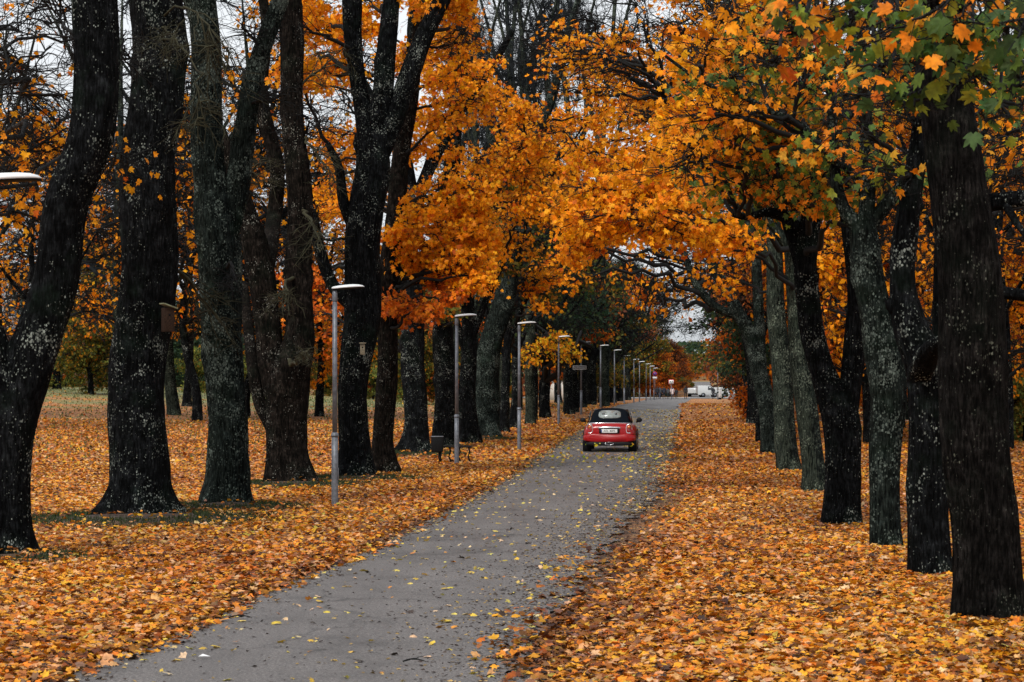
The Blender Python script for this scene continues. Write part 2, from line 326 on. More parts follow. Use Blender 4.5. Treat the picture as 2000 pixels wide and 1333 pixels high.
# ---------------------------------------------------------------- trees
def catmull(p,n):
    p=np.asarray(p,float); q=np.vstack([2*p[0]-p[1],p,2*p[-1]-p[-2]]); out=[]
    seg=len(p)-1
    for i in range(seg):
        t=np.linspace(0,1,n,endpoint=False)[:,None]; a,b,c,d=q[i:i+4]
        out.append(.5*((2*b)+(-a+c)*t+(2*a-5*b+4*c-d)*t*t+(-a+3*b-3*c+d)*t**3))
    return np.vstack(out+[p[-1:]])
def stem_geo(pts,S,flare=0,step=.22,rough=.07,seed=0,lobes=5):
    """pts (n,4): x,y,z,r"""
    L=np.linalg.norm(np.diff(pts[:,:3],axis=0),axis=1).mean(); n=max(3,int(L/step))
    q=catmull(pts,n); K=len(q); rs=np.random.default_rng(seed)
    c=q[:,:3].copy(); r=q[:,3].copy()
    h=np.concatenate([[0],np.cumsum(np.linalg.norm(np.diff(c,axis=0),axis=1))])
    c[:,0]+=r*.12*np.sin(h*1.7+rs.uniform(0,6)); c[:,1]+=r*.12*np.sin(h*1.3+rs.uniform(0,6))
    T=unit(np.gradient(c,axis=0)); A=unit(np.cross(np.array([0,1.,0]),T)); B=np.cross(T,A)
    a=np.arange(S)*2*math.pi/S
    R=np.repeat(r[:,None],S,1); ph=rs.uniform(0,6,12)
    R*=1+rough*.5*np.sin(2*a+h[:,None]*.9+ph[0])+rough*.5*np.sin(3*a-h[:,None]*1.5+ph[1])+rough*.35*np.sin(5*a+h[:,None]*3.1+ph[2])*np.sin(h[:,None]*2.1+ph[3])
    R*=1+rough*.30*np.sin(11*a+.8*np.sin(h[:,None]*2+ph[4]))+rough*.30*np.sin(17*a+np.sin(h[:,None]*3.3+ph[5])+ph[6])
    for _ in range(max(2,K//14)):   # burls and scars
        k0=rs.uniform(0,h[-1]); a0=rs.uniform(0,6.28); g=np.exp(-((h[:,None]-k0)/.16)**2)*np.exp((np.cos(a-a0)-1)*5)
        R*=1+rs.uniform(.08,.28)*g
    R*=1+.10*rs.standard_normal((K,S))*rough
    if flare:
        fl=np.exp(-h/.34)[:,None]; R*=1+flare*fl*(.55+.75*np.clip(np.cos(lobes*a+ph[7])+.6*np.cos(3*a+ph[8]),-.3,1.6)[None])
    V=c[:,None]+R[:,:,None]*(A[:,None]*np.cos(a)[None,:,None]+B[:,None]*np.sin(a)[None,:,None])
    if flare: V[0,:,2]=c[0,2]-.12
    i=np.arange(K-1)[:,None]*S; j=np.arange(S)[None]; j2=(j+1)%S
    Q=np.stack([i+j,i+j2,i+S+j2,i+S+j],-1).reshape(-1,4)
    return V.reshape(-1,3),Q,c,r
def bez(a,b,c,K):
    t=np.linspace(0,1,K)[None,:,None]; return (1-t)**2*a[:,None]+2*t*(1-t)*b[:,None]+t*t*c[:,None]
def crown_geo(stem_pts,stem_r,clusters,lod,mult=1.0):
    """clusters: (center(3), radii(3), nleaf, size, pal, opts) -> branches geometry + leaves geometry"""
    bv,bq,nb=[],[],0; lv,lf,lc,nl=[],[],[],0
    for cen,rad,nleaf,size,pal,op in clusters:
        cen=np.asarray(cen,float); rad=np.asarray(rad,float)
        if 'attach' in op:
            av=np.asarray(op['attach'],float); k=int(np.argmin(np.linalg.norm(stem_pts-av,axis=1))); a0=stem_pts[k]; r0=stem_r[k]
            if 'via' not in op: op['via']=av*.8+(cen+a0)*.1
        else:
            d=np.linalg.norm(stem_pts-cen,axis=1)+1.6*np.maximum(stem_pts[:,2]-cen[2]+.3*op.get('drop',1),0)+rng.uniform(0,.5,len(stem_pts))
            k=int(np.argmin(d)); a0=stem_pts[k]; r0=stem_r[k]
        Lm=np.linalg.norm(cen-a0); rb=min(r0*.75,.014+.014*Lm)*op.get('thick',1)
        end=cen+(cen-a0)/max(Lm,.1)*rad.mean()*.5
        if 'via' in op: ctl=np.asarray(op['via'],float)
        else: ctl=(a0+end)/2+np.array([rng.normal(0,.08*Lm),rng.normal(0,.08*Lm),rng.uniform(.0,.22)*Lm])
        K=12; t=np.linspace(0,1,K)
        main=bez(a0[None],ctl[None],end[None],K)
        main[0,1:-1]+=rng.normal(0,.022*Lm,(K-2,3)); rr=(rb*(1-t)**.8+.007)[None]
        V,Q=tubes(main,rr,7 if rb>.03 else 5); bv.append(V); bq.append(Q+nb); nb+=len(V)
        ns=op.get('nsec',12); nt=op.get('nter',6); tw=op.get('tw',1.3)
        ti=rng.uniform(min(.9,max(0,1-1.7*rad.mean()/max(Lm,.1))),1,ns)
        st=np.stack([np.interp(ti,t,main[0,:,i]) for i in range(3)],1)
        tgt=cen+unit(rng.normal(0,1,(ns,3)))*rng.uniform(.45,1.0,(ns,1))*rad
        tgt[:,2]-=op.get('sag',.12)*rad[2]
        mid=(st+tgt)/2+rng.normal(0,.12,(ns,3))*rad.mean()+np.array([0,0,.18*rad[2]])
        sec=bez(st,mid,tgt,6); sec[:,1:-1]+=rng.normal(0,.03,(ns,4,3))*rad.mean()
        tr=np.linspace(1,.25,6)[None]*(.010+.006*rng.random((ns,1)))*tw*(.6+.4*rad.mean())
        V,Q=tubes(sec,tr,4); bv.append(V); bq.append(Q+nb); nb+=len(V)
        m=ns*nt; si=np.repeat(np.arange(ns),nt); kk=rng.uniform(1.2,4.95,m); k0=kk.astype(int); fr=(kk-k0)[:,None]
        s0=sec[si,k0]*(1-fr)+sec[si,k0+1]*fr
        dirn=unit(sec[si,k0+1]-sec[si,k0])*.6+unit(rng.normal(0,1,(m,3)))*np.array([1,1,.65])
        ln=rng.uniform(.25,.62,(m,1))*rad.mean()
        s2=s0+unit(dirn)*ln; s1=(s0+s2)/2+rng.normal(0,.08,(m,3))*ln+np.array([0,0,.05])*ln
        ter=bez(s0,s1,s2,4); V,Q=tubes(ter,np.linspace(1,.35,4)[None]*(.0052*tw*(.6+.4*rad.mean()))*np.ones((m,1)),3)
        bv.append(V); bq.append(Q+nb); nb+=len(V)
        nleaf=int(nleaf*mult)
        if nleaf>0:
            # leaves in small bunches on the twigs
            w=rng.random(m)**3.5; w/=w.sum()
            li=rng.choice(m,nleaf,p=w); tt=rng.uniform(.35,1.05,nleaf)[:,None]
            pos=ter[li,0]*(1-tt)+ter[li,3]*tt+rng.normal(0,1,(nleaf,3))*size*np.array([.7,.7,.45])
            nrm=rng.normal(0,1,(nleaf,3))*np.array([.75,.9,.5])+np.array([0,-.35,.55])
            tip=unit(rng.normal(0,1,(nleaf,3)))*.8+unit(pos-cen)*.5+np.array([0,0,-.55])
            sz=size*rng.uniform(.65,1.2,nleaf)*.62
            V,Fc,k=leaves_geo(pos,nrm,tip,sz,op.get('lod',lod))
            hue=rng.uniform(.85,1.12); c=pick(pal,nleaf)*hue
            if 'pal2' in op:
                sel=rng.random(nleaf)<sm((op.get('z2',cen[2])-pos[:,2])/rad[2]+.5)*.8; c[sel]=pick(op['pal2'],sel.sum())
            lv.append(V); lf.append(Fc+nl); nl+=len(V); lc.append(np.repeat(c,k,0))
    out=[None,None]
    if bv: out[0]=(np.vstack(bv),np.vstack(bq))
    if lv: out[1]=(np.vstack(lv),np.vstack(lf),np.vstack(lc))
    return out
def assemble(root,stems,clusters,barkm,twigm,lod,S=28,flare=.5,seed=0,mult=1,crown='crown',rough=.07):
    V=[];Q=[];n=0;sp=[];sr=[]
    for i,s in enumerate(stems):
        s=np.asarray(s,float)
        v,q,c,r=stem_geo(s,S if i==0 else max(12,int(S*.7)),flare if i==0 else 0,seed=seed+i,rough=rough,step=.22 if S>20 else .5)
        V.append(v);Q.append(q+n);n+=len(v)
        keep=c[:,2]>root.location[2]+1.6 if i==0 else np.ones(len(c),bool)
        sp.append(c[keep]); sr.append(r[keep])
    mesh('trunk',np.vstack(V),[np.vstack(Q)],barkm,root,smooth=True)
    sp=np.vstack(sp); sr=np.concatenate(sr)
    if clusters:
        b,l=crown_geo(sp,sr,clusters,lod,mult)
        if b: mesh('branches',b[0],[b[1]],twigm,root,smooth=True)
        if l: mesh(crown,l[0],[l[1]],M['leaf'],root,col=l[2])
def auto(area,D,n,pal,spread=6,r=1.0,leaves=330,size=.17,op=None,flat=.46):
    """scatter n branch clusters through a volume seen at area=(px0,py0,px1,py1)"""
    out=[]
    for i in range(n):
        px=rng.uniform(area[0],area[2]); py=rng.uniform(area[1],area[3]); d=D+rng.uniform(-spread,spread)
        rr=r*rng.uniform(.75,1.25); o=dict(op or {})
        out.append((P(px,py,d),(rr,rr,rr*flat*rng.uniform(.8,1.3)),leaves*rng.uniform(.7,1.25),size,pal,o))
    return out
def ptree(name,label,cat,D,stems,clusters,barkm='bark',twigm='twig',lod=1,S=36,flare=.5,seed=1,group=None,mult=1,rough=.07):
    g=G(stems[0][0][0],D); root=empty(name,g,label,cat,group)
    st=[]
    for i,s in enumerate(stems):
        a=[]
        for k,p in enumerate(s):
            d=D+(p[3] if len(p)>3 else 0); q=P(p[0],p[1],d)
            if i==0 and k==0: q[2]=g[2]-.08
            a.append([*q,p[2]/2/F*d])
        st.append(a)
    assemble(root,st,clusters,M[barkm],M[twigm],lod,S,flare,seed*13,mult,rough=rough)
    return root
MOUNDS=[]
# ================================================================ avenue trees, left row
def bare(px,py,D,r,pal='orange',n=0,**o):
    o.setdefault('nsec',14); o.setdefault('nter',8)
    return (P(px,py,D),(r,r,r*.8),n,.16,pal,o)
TG='trees lining the avenue'
ptree('maple_tree','thick black leaning trunk at the far left edge, forking low beside the lamp','tree',31.7,
 [[(10,1092,104),(18,1000,84),(22,880,84),(35,780,92),(70,660,92),(112,540,88),(132,400,86),(172,280,86),(186,150,84),(187,0,84),(192,-160,74),(190,-420,60),(200,-700,36)],
  [(25,800,70),(-10,690,66),(-50,580,62),(-85,420,56,1),(-100,200,50,1),(-120,-100,40,2)],
  [(190,-100,40),(120,-170,30),(20,-210,22,1)]],
 [bare(30,150,37,1.2,'orange',30,nsec=20,nter=10,thick=.4),bare(90,300,38,1.1,'orange',40,nsec=18,nter=9,thick=.4),bare(230,120,36,1.0,nsec=20,nter=10,thick=.4),bare(100,30,40,1.4,'orange',30,nsec=22,nter=10,thick=.4),bare(20,250,42,1.3,'orange',60,nsec=20,nter=10,thick=.4),bare(225,330,37,.9,'orange',30,nsec=18,nter=9,thick=.4),bare(20,60,36,1.1,'orange',40),bare(120,200,38,1.1,'orange',60),bare(40,420,36,1.,'orange',70,attach=P(-95,420,32)),bare(60,120,32,1.0,attach=P(-100,200,32)),bare(110,60,33,.8),bare(40,330,33,.8,n=25,attach=P(-95,350,32)),bare(200,-200,32,1.2,'orange',60),bare(40,-180,33,1.2,'orange',80),bare(300,-250,33,1.2,'orange',80)],'bark',S=48,flare=.35,seed=3)
ptree('maple_tree','broad straight black trunk with wide flared roots and a nest box','tree',41,
 [[(268,1012,128),(266,960,114),(268,900,112),(272,780,112),(280,600,108),(288,450,107),(299,300,101),(303,150,104),(305,0,104),(308,-150,92),(305,-380,70),(300,-640,40)],
  [(315,-60,60),(360,-200,44),(430,-360,24)],[(290,-60,50),(220,-240,40),(170,-400,20)]],
 [bare(420,130,39,1.0,attach=P(330,20,41),via=P(400,-20,39),thick=.3),bare(390,260,38.6,.75,attach=P(340,60,40.6),via=P(420,80,38),thick=.25),bare(330,80,38,.6,attach=P(345,40,40.6),thick=.3),
  bare(450,-140,41,1.3,'orange',100),bare(180,-250,41,1.3,'orange',100),bare(300,-400,41,1.4,'orange',120),bare(420,620,42.6,.8,attach=P(325,480,41),sag=.4)],'bark',twigm='twig_pale',S=56,flare=.75,seed=5)
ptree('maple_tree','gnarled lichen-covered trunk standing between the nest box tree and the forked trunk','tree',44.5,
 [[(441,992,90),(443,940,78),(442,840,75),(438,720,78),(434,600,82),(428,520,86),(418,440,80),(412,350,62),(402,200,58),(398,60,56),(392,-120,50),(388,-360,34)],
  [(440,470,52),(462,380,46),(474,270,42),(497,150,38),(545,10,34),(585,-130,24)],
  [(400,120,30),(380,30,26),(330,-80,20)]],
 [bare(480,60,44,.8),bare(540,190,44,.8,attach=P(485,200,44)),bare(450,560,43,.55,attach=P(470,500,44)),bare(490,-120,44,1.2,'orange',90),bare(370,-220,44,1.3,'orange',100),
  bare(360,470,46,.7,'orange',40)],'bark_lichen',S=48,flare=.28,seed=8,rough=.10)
ptree('maple_tree','forked black trunk with two upright stems left of the nearest lamp post','tree',54,
 [[(566,948,98),(563,880,82),(562,800,84),(560,730,88),(585,650,56),(584,500,50),(582,350,48),(572,200,44),(566,60,46),(562,-120,40),(560,-340,26)],
  [(548,770,60),(528,690,52),(517,600,52),(505,500,56),(480,405,34),(452,330,26),(430,250,20)],
  [(535,830,34),(510,790,26),(494,720,22),(484,640,20,1),(478,560,16,2)],
  [(512,540,38),(535,440,30,3),(540,330,28,3),(512,200,26,3),(520,60,22,3),(500,-60,16,3)]],
 [bare(560,600,52,.7,attach=P(540,540,53)),bare(620,480,52,.8,attach=P(600,400,54)),bare(500,330,53,.9),bare(640,120,54,1.0),bare(560,-160,54,1.3,'orange',140),bare(650,-100,54,1.3,'orange',140),
  bare(600,690,51,.55,attach=P(560,720,53)),bare(640,340,53,.8,attach=P(600,260,54),twig=1)],'bark_brown',twigm='twig_pale',S=44,flare=.18,seed=11)
ptree('maple_tree','tall black trunk behind the nearest lamp, splitting high into three limbs','tree',57,
 [[(684,938,86),(690,880,64),(692,780,58),(697,690,64),(704,600,70),(711,500,66),(718,400,68),(724,330,68),(722,260,62)],
  [(722,290,44),(706,210,34),(694,120,32),(688,0,38),(680,-150,32),(670,-330,20)],
  [(722,290,40),(744,190,40),(757,90,36),(765,0,32),(778,-140,26),(790,-280,16)],
  [(735,300,46),(775,220,40),(805,140,40),(832,60,36),(862,0,32),(905,-90,24),(950,-200,16)],
  [(690,600,28),(650,555,24),(622,480,22),(604,400,20),(590,320,14)],
  [(700,470,24),(672,400,22),(664,330,18),(640,280,12)]],
 auto((560,-60,740,160),58,6,'orange',3,1.1,300)+auto((760,-120,980,60),58,6,'orange',3,1.1,300)+[bare(620,420,56,.8,n=40),bare(620,250,54,1.,nsec=18,nter=9),bare(560,60,54,1.,nsec=18,nter=9),bare(900,60,60,1.3,nsec=18,nter=9)],'bark',S=44,flare=.18,seed=14)
OD=dict(nsec=12,nter=6)
ptree('maple_tree','slender curved trunk close behind the three-limbed trunk, under a bright orange spray','tree',60.5,
 [[(752,926,58),(750,860,40),(753,780,40),(757,650,38),(762,520,42),(772,420,40),(782,330,34),(800,200,28),(815,80,22),(830,-80,16)],
  [(762,560,24),(800,520,16),(850,500,12),(900,470,8)],[(770,440,22),(820,390,16),(880,400,10)]],
 auto((770,365,940,470),60.5,11,'orange',2.0,.85,330)+auto((790,450,965,560),60.5,9,'orange',2.0,.8,320)+auto((765,540,900,620),60.5,6,'deep',2.0,.65,240)
 +auto((760,350,880,420),60.5,3,'orange',2.0,.8,300)+auto((800,60,960,300),61,5,'orange',3,1.0,300),'bark_brown',S=30,flare=.45,seed=17,mult=.85)
ptree('maple_tree','sturdy black trunk left of the litter bin with a side root','tree',74,
 [[(814,892,62),(812,840,48),(808,740,46),(806,640,44),(800,520,42),(796,400,40),(786,300,38),(800,180,30),(810,40,24),(820,-120,16)],
  [(800,430,28),(840,330,24),(880,240,18),(900,140,14)],[(786,300,22),(740,220,18),(700,140,12)]],
 auto((600,-20,720,150),76,5,'orange',4,1.1,400)+auto((560,120,700,330),76,7,'orange',4,1.1,400)+auto((600,300,700,500),77,6,'orange',4,1.2,380)+auto((780,0,950,250),74,9,'orange',4,1.2,420)+auto((590,500,660,660),78,5,'deep',3,1.1,330),'bark',S=30,flare=.6,seed=20,mult=.75)
ptree('maple_tree','straight black trunk directly behind the litter bin and bench','tree',79,
 [[(870,882,48),(869,820,42),(868,700,42),(868,580,40),(872,450,38),(880,330,32),(895,200,26),(905,60,22),(915,-90,16)],
  [(870,500,24),(930,400,20),(985,330,16),(1030,270,12)],[(890,230,20),(960,130,16),(1000,60,12)]],
 auto((880,170,1060,340),80,10,'orange',4,1.1,400)+auto((960,300,1110,420),80,7,'orange',4,1.1,370)+auto((840,560,900,620),76,2,'olive',1,.6,200)+auto((830,120,930,260),78,4,'orange',4,1.1,350),'bark',S=26,flare=.35,seed=23,mult=.66)
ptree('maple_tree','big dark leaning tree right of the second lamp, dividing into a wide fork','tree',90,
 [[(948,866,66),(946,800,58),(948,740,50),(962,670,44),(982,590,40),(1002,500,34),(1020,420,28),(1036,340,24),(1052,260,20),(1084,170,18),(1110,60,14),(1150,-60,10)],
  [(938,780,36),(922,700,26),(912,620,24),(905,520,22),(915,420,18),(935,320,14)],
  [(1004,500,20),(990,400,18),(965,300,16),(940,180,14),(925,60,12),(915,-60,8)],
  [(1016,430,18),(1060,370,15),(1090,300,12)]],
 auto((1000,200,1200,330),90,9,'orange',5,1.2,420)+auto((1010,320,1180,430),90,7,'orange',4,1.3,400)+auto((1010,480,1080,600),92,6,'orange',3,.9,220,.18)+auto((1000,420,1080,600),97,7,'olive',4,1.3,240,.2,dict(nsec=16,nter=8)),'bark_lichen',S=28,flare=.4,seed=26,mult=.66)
for i,(px,by,w,D,lab) in enumerate([(914,872,44,84,'rough black trunk just right of the second lamp post'),(984,850,22,98,'thin dark trunk left of the third lamp post'),(1006,842,24,104,'dark trunk directly behind the third lamp post'),
    (1041,826,20,120,'slim dark trunk between the third and fourth lamps'),(1066,820,22,127,'dark trunk left of the fourth lamp post'),(1112,812,20,136,'dark trunk between the fourth and fifth lamps'),(1122,808,18,142,'dark trunk just behind the fifth lamp post'),
    (1136,795,20,160,'dark trunk between the fifth and sixth lamps'),(1155,791,20,180,'dark trunk close left of the sixth lamp post'),(1178,790,18,205,'dark trunk between the sixth and seventh lamps'),(1194,787,18,230,'dark trunk left of the seventh lamp post'),(1209,786,15,260,'far dark trunk left of the eighth lamp'),(1226,784,13,290,'farthest dark trunk of the left row, by the cluster of distant lamps')]):
    s=rng.uniform(-1,1)
    h=120*90/D
    st=[[(px,by,w),(px+2*s,by-60,w*.8),(px+6*s,by-h*1.5,w*.7),(px+14*s,by-h*2.6,w*.5),(px+24*s,by-h*4,w*.3)],
        [(px+6*s,by-h*1.5,w*.45),(px+34,by-h*2.2,w*.3),(px+70,by-h*2.8,w*.18)],[(px+6*s,by-h*1.3,w*.4),(px-30,by-h*2.1,w*.28),(px-44,by-h*3,w*.15)]]
    x0=px-60*90/D; x1=px+110*90/D
    if D<100: cl=auto((x0,300,x1,560),D,8,'orange',3,1.2,160,.19,dict(nsec=14,nter=8))+auto((x0,330,x1,620),D,5,'olive',3,1.2,120,.2,dict(nsec=14,nter=8))
    elif D<130: cl=auto((x0,230,x1,430),D,6,'orange',4,1.4,230,.22,dict(nsec=14,nter=8))+auto((x0,420,x1,650),D,9,'darkgreen',4,1.4,60,.2,dict(nsec=18,nter=9,tw=1.3))+(auto((1000,650,1110,700),111,6,'yellow',1.5,1.0,230,.19,dict(nsec=12,nter=6)) if i==4 else [])
    elif D<180: cl=auto((px-110,450,px+55,645),D,13,['olive','darkgreen','olive','rust'][i%4],6,2.0,170,.3,dict(nsec=18,nter=8,tw=1.6))+(auto((1110,640,1200,662),D,4,'deep',2,1.0,110,.2) if i==6 else [])+auto((px-90,640,px-35,735),D+4,3,'olive' if i%2 else 'deep',4,1.3,130,.28)
    else: cl=auto((px-90,520,px+25,655),D,11,['olive','darkgreen','olive','deep'][i%4],8,2.3,260,.36,dict(nsec=14,nter=7,tw=1.8))
    ptree('avenue_tree',lab,'tree',D,st,cl,'bark','twig',2 if D<130 else 3,S=18,flare=.3,seed=40+i,group=TG)
# ================================================================ right row
ptree('maple_tree','massive furrowed trunk at the right edge, nearest of all the trees','tree',23.6,
 [[(1930,1212,140),(1924,1130,124),(1922,1000,122),(1912,880,128),(1906,760,130),(1898,640,130),(1886,520,124),(1870,400,114),(1860,280,106),(1848,150,96),(1838,40,86),(1826,-150,76),(1815,-420,60),(1800,-800,34)],
  [(1840,20,60),(1950,-130,50,-1),(2080,-260,40,-2),(2150,-420,26,-3)],[(1835,-60,56),(1760,-260,46,-2),(1660,-380,34,-4),(1540,-440,22,-6)]],
 [(P(px,py,D),(r,r,r*.5),n*.62,.145,pal,dict(nsec=9,nter=5,lod=0,attach=P(ax,ay,D+3),thick=.7,sag=.3)) for px,py,D,r,n,pal,ax,ay in [
   (1950,40,14.5,.34,60,'green',2150,-120),(1860,70,14.8,.36,62,'green',2060,-80),(1760,60,15.2,.34,50,'mix',1960,-60),(1980,150,14.3,.26,34,'green',2120,20),(1640,40,16,.38,40,'mix',1800,-80),
   (1900,150,15,.24,34,'green',1990,30),(1780,190,15,.26,30,'green',1900,60),(1720,110,14.8,.3,44,'green',1900,0),(1960,210,14,.26,30,'green',2100,60),(1540,50,16.5,.32,24,'deep',1700,-60),(1690,20,15.6,.34,44,'green',1860,-120),
   (1975,60,13.5,.26,34,'green',2150,-60),(1800,10,14.5,.34,50,'mix',1950,-150),(1510,120,16.5,.18,6,'deep',1600,20),(1670,190,16,.2,8,'deep',1740,90),(1900,0,14,.36,56,'mix',2050,-160),(1560,0,16,.36,36,'mix',1720,-120),(1430,20,17,.30,14,'orange',1600,-60)]]
 +[bare(1990,-200,22,.9,'orange',90),bare(1650,-300,21,1.1,'orange',130),bare(1800,-500,23,1.3,'orange',150)],
 'bark_furrow',S=90,flare=.16,seed=31,rough=.075,lod=1)
ptree('maple_tree','black trunk with a broken side stub, standing just behind the nearest trunk','tree',28.8,
 [[(1822,1126,84),(1820,1060,80),(1815,900,78),(1808,800,74),(1800,710,76),(1775,640,66),(1764,560,48),(1770,470,46),(1782,380,40),(1796,260,34),(1800,120,28),(1790,-60,22)],
  [(1800,735,56),(1815,690,44,-.6),(1838,668,28,-1),(1852,666,20,-1.2)],
  [(1830,800,50,1),(1838,640,40,1),(1842,520,34,1),(1850,380,28,1.5),(1880,250,20,2)],
  [(1775,620,34),(1748,600,24),(1735,585,14)],
  [(1848,430,30,1.5),(1900,405,34,1.6),(1960,392,32,1.4),(2060,380,26,1)],[(1838,640,30,1),(1900,590,26,1.4),(1960,572,24,1.4),(2060,590,18,1)],
  [(1960,392,18,1.4),(1990,440,12,1),(2030,500,8,1)]],
 [bare(1720,330,28,.6,'mix',26,attach=P(1785,360,28.8)),bare(1740,180,28.6,.7,'mix',34),bare(1640,230,28,.7,'mix',40),bare(1960,300,30,.8,'mix',60,attach=P(1870,300,29.5)),bare(1960,180,31,.8,'orange',60)],'bark',S=52,flare=.18,seed=33)
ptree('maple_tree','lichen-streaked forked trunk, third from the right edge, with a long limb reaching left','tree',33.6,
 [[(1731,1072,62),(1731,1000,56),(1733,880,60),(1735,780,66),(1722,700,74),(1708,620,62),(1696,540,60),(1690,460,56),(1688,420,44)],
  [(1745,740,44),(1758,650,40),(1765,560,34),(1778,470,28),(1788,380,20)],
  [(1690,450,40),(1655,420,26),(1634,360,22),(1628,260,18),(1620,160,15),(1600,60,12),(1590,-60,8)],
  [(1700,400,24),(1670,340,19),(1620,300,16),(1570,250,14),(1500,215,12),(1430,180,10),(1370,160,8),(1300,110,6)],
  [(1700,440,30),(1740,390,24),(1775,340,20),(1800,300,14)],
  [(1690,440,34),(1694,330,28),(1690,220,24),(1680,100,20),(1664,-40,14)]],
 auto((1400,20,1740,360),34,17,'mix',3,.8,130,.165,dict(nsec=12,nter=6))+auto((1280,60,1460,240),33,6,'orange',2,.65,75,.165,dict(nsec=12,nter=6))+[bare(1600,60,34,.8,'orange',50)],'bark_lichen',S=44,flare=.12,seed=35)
ptree('maple_tree','dark twin-stemmed trunk, fourth from the right edge','tree',39,
 [[(1645,1026,76),(1645,960,66),(1642,880,68),(1638,820,72),(1612,740,52),(1592,660,48),(1580,580,48),(1572,510,46),(1580,440,40),(1588,340,32),(1580,220,26),(1570,80,22),(1560,-80,16)],
  [(1655,830,46),(1664,740,44),(1670,640,42),(1672,540,40),(1660,440,32),(1650,320,26),(1655,180,20),(1665,20,14)],
  [(1576,470,24),(1540,430,22),(1500,415,18),(1460,425,13),(1430,420,8)],
  [(1580,420,18),(1530,330,16),(1480,260,13),(1400,215,10),(1330,150,8)],
  [(1575,560,26),(1548,470,20),(1520,380,16),(1500,280,12)]],
 auto((1400,60,1680,430),39,24,'mix',3,.9,190,.165,dict(nsec=12,nter=6))+auto((1260,90,1460,330),38,9,'orange',3,.8,150)+auto((1400,-60,1640,120),39,6,'orange',3,.9,150)+[bare(1700,480,38,.5,'orange',20)],'bark',S=40,flare=.15,seed=37,mult=.8)
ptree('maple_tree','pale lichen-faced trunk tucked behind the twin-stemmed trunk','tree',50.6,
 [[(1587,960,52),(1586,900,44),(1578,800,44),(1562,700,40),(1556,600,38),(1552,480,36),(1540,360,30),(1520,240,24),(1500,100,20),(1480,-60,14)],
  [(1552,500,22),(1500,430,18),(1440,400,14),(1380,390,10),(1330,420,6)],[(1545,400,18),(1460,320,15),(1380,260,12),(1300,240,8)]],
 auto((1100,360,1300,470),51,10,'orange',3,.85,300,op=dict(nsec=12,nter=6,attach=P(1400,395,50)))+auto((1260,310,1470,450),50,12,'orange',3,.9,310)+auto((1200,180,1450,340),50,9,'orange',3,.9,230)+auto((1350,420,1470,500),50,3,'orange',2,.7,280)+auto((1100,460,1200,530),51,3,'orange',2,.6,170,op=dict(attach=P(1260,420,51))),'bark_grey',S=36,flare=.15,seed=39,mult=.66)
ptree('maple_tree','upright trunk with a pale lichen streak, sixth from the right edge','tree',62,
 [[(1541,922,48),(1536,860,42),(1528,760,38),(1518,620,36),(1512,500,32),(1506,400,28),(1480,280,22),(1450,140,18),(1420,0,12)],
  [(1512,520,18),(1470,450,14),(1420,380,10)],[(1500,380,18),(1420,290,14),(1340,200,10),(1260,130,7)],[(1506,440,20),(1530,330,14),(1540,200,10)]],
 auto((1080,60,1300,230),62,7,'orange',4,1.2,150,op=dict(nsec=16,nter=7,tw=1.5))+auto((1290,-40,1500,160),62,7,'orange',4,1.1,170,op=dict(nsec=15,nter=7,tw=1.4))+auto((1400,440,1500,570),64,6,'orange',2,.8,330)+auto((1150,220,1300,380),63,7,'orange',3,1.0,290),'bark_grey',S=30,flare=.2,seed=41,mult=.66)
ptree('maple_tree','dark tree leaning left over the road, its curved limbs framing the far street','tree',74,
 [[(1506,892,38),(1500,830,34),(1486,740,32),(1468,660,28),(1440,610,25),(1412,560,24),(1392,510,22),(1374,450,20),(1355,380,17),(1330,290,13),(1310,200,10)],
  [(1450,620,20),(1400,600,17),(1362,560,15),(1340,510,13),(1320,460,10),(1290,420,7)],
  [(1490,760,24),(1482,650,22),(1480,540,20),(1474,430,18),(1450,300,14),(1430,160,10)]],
 auto((1180,300,1420,470),74,11,'orange',4,1.0,320)+auto((1280,450,1440,600),78,7,'rust',4,1.1,35,.15,dict(nsec=16,nter=8))+[bare(1060,90,76,1.9,tw=1.5,nsec=20,nter=9),bare(1200,130,72,1.7,tw=1.4,nsec=20,nter=9),bare(1400,110,66,1.6,tw=1.4,nsec=18,nter=9),bare(1150,60,70,1.8,tw=1.6),bare(1240,30,72,1.8,tw=1.6),bare(1330,60,70,1.8,tw=1.6)]+auto((1060,100,1300,260),74,7,'orange',4,1.2,150,op=dict(nsec=16,nter=7,tw=1.6))+auto((1090,480,1180,560),74,3,'orange',2,.7,140),'bark_lichen',S=28,flare=.2,seed=43,mult=.66)
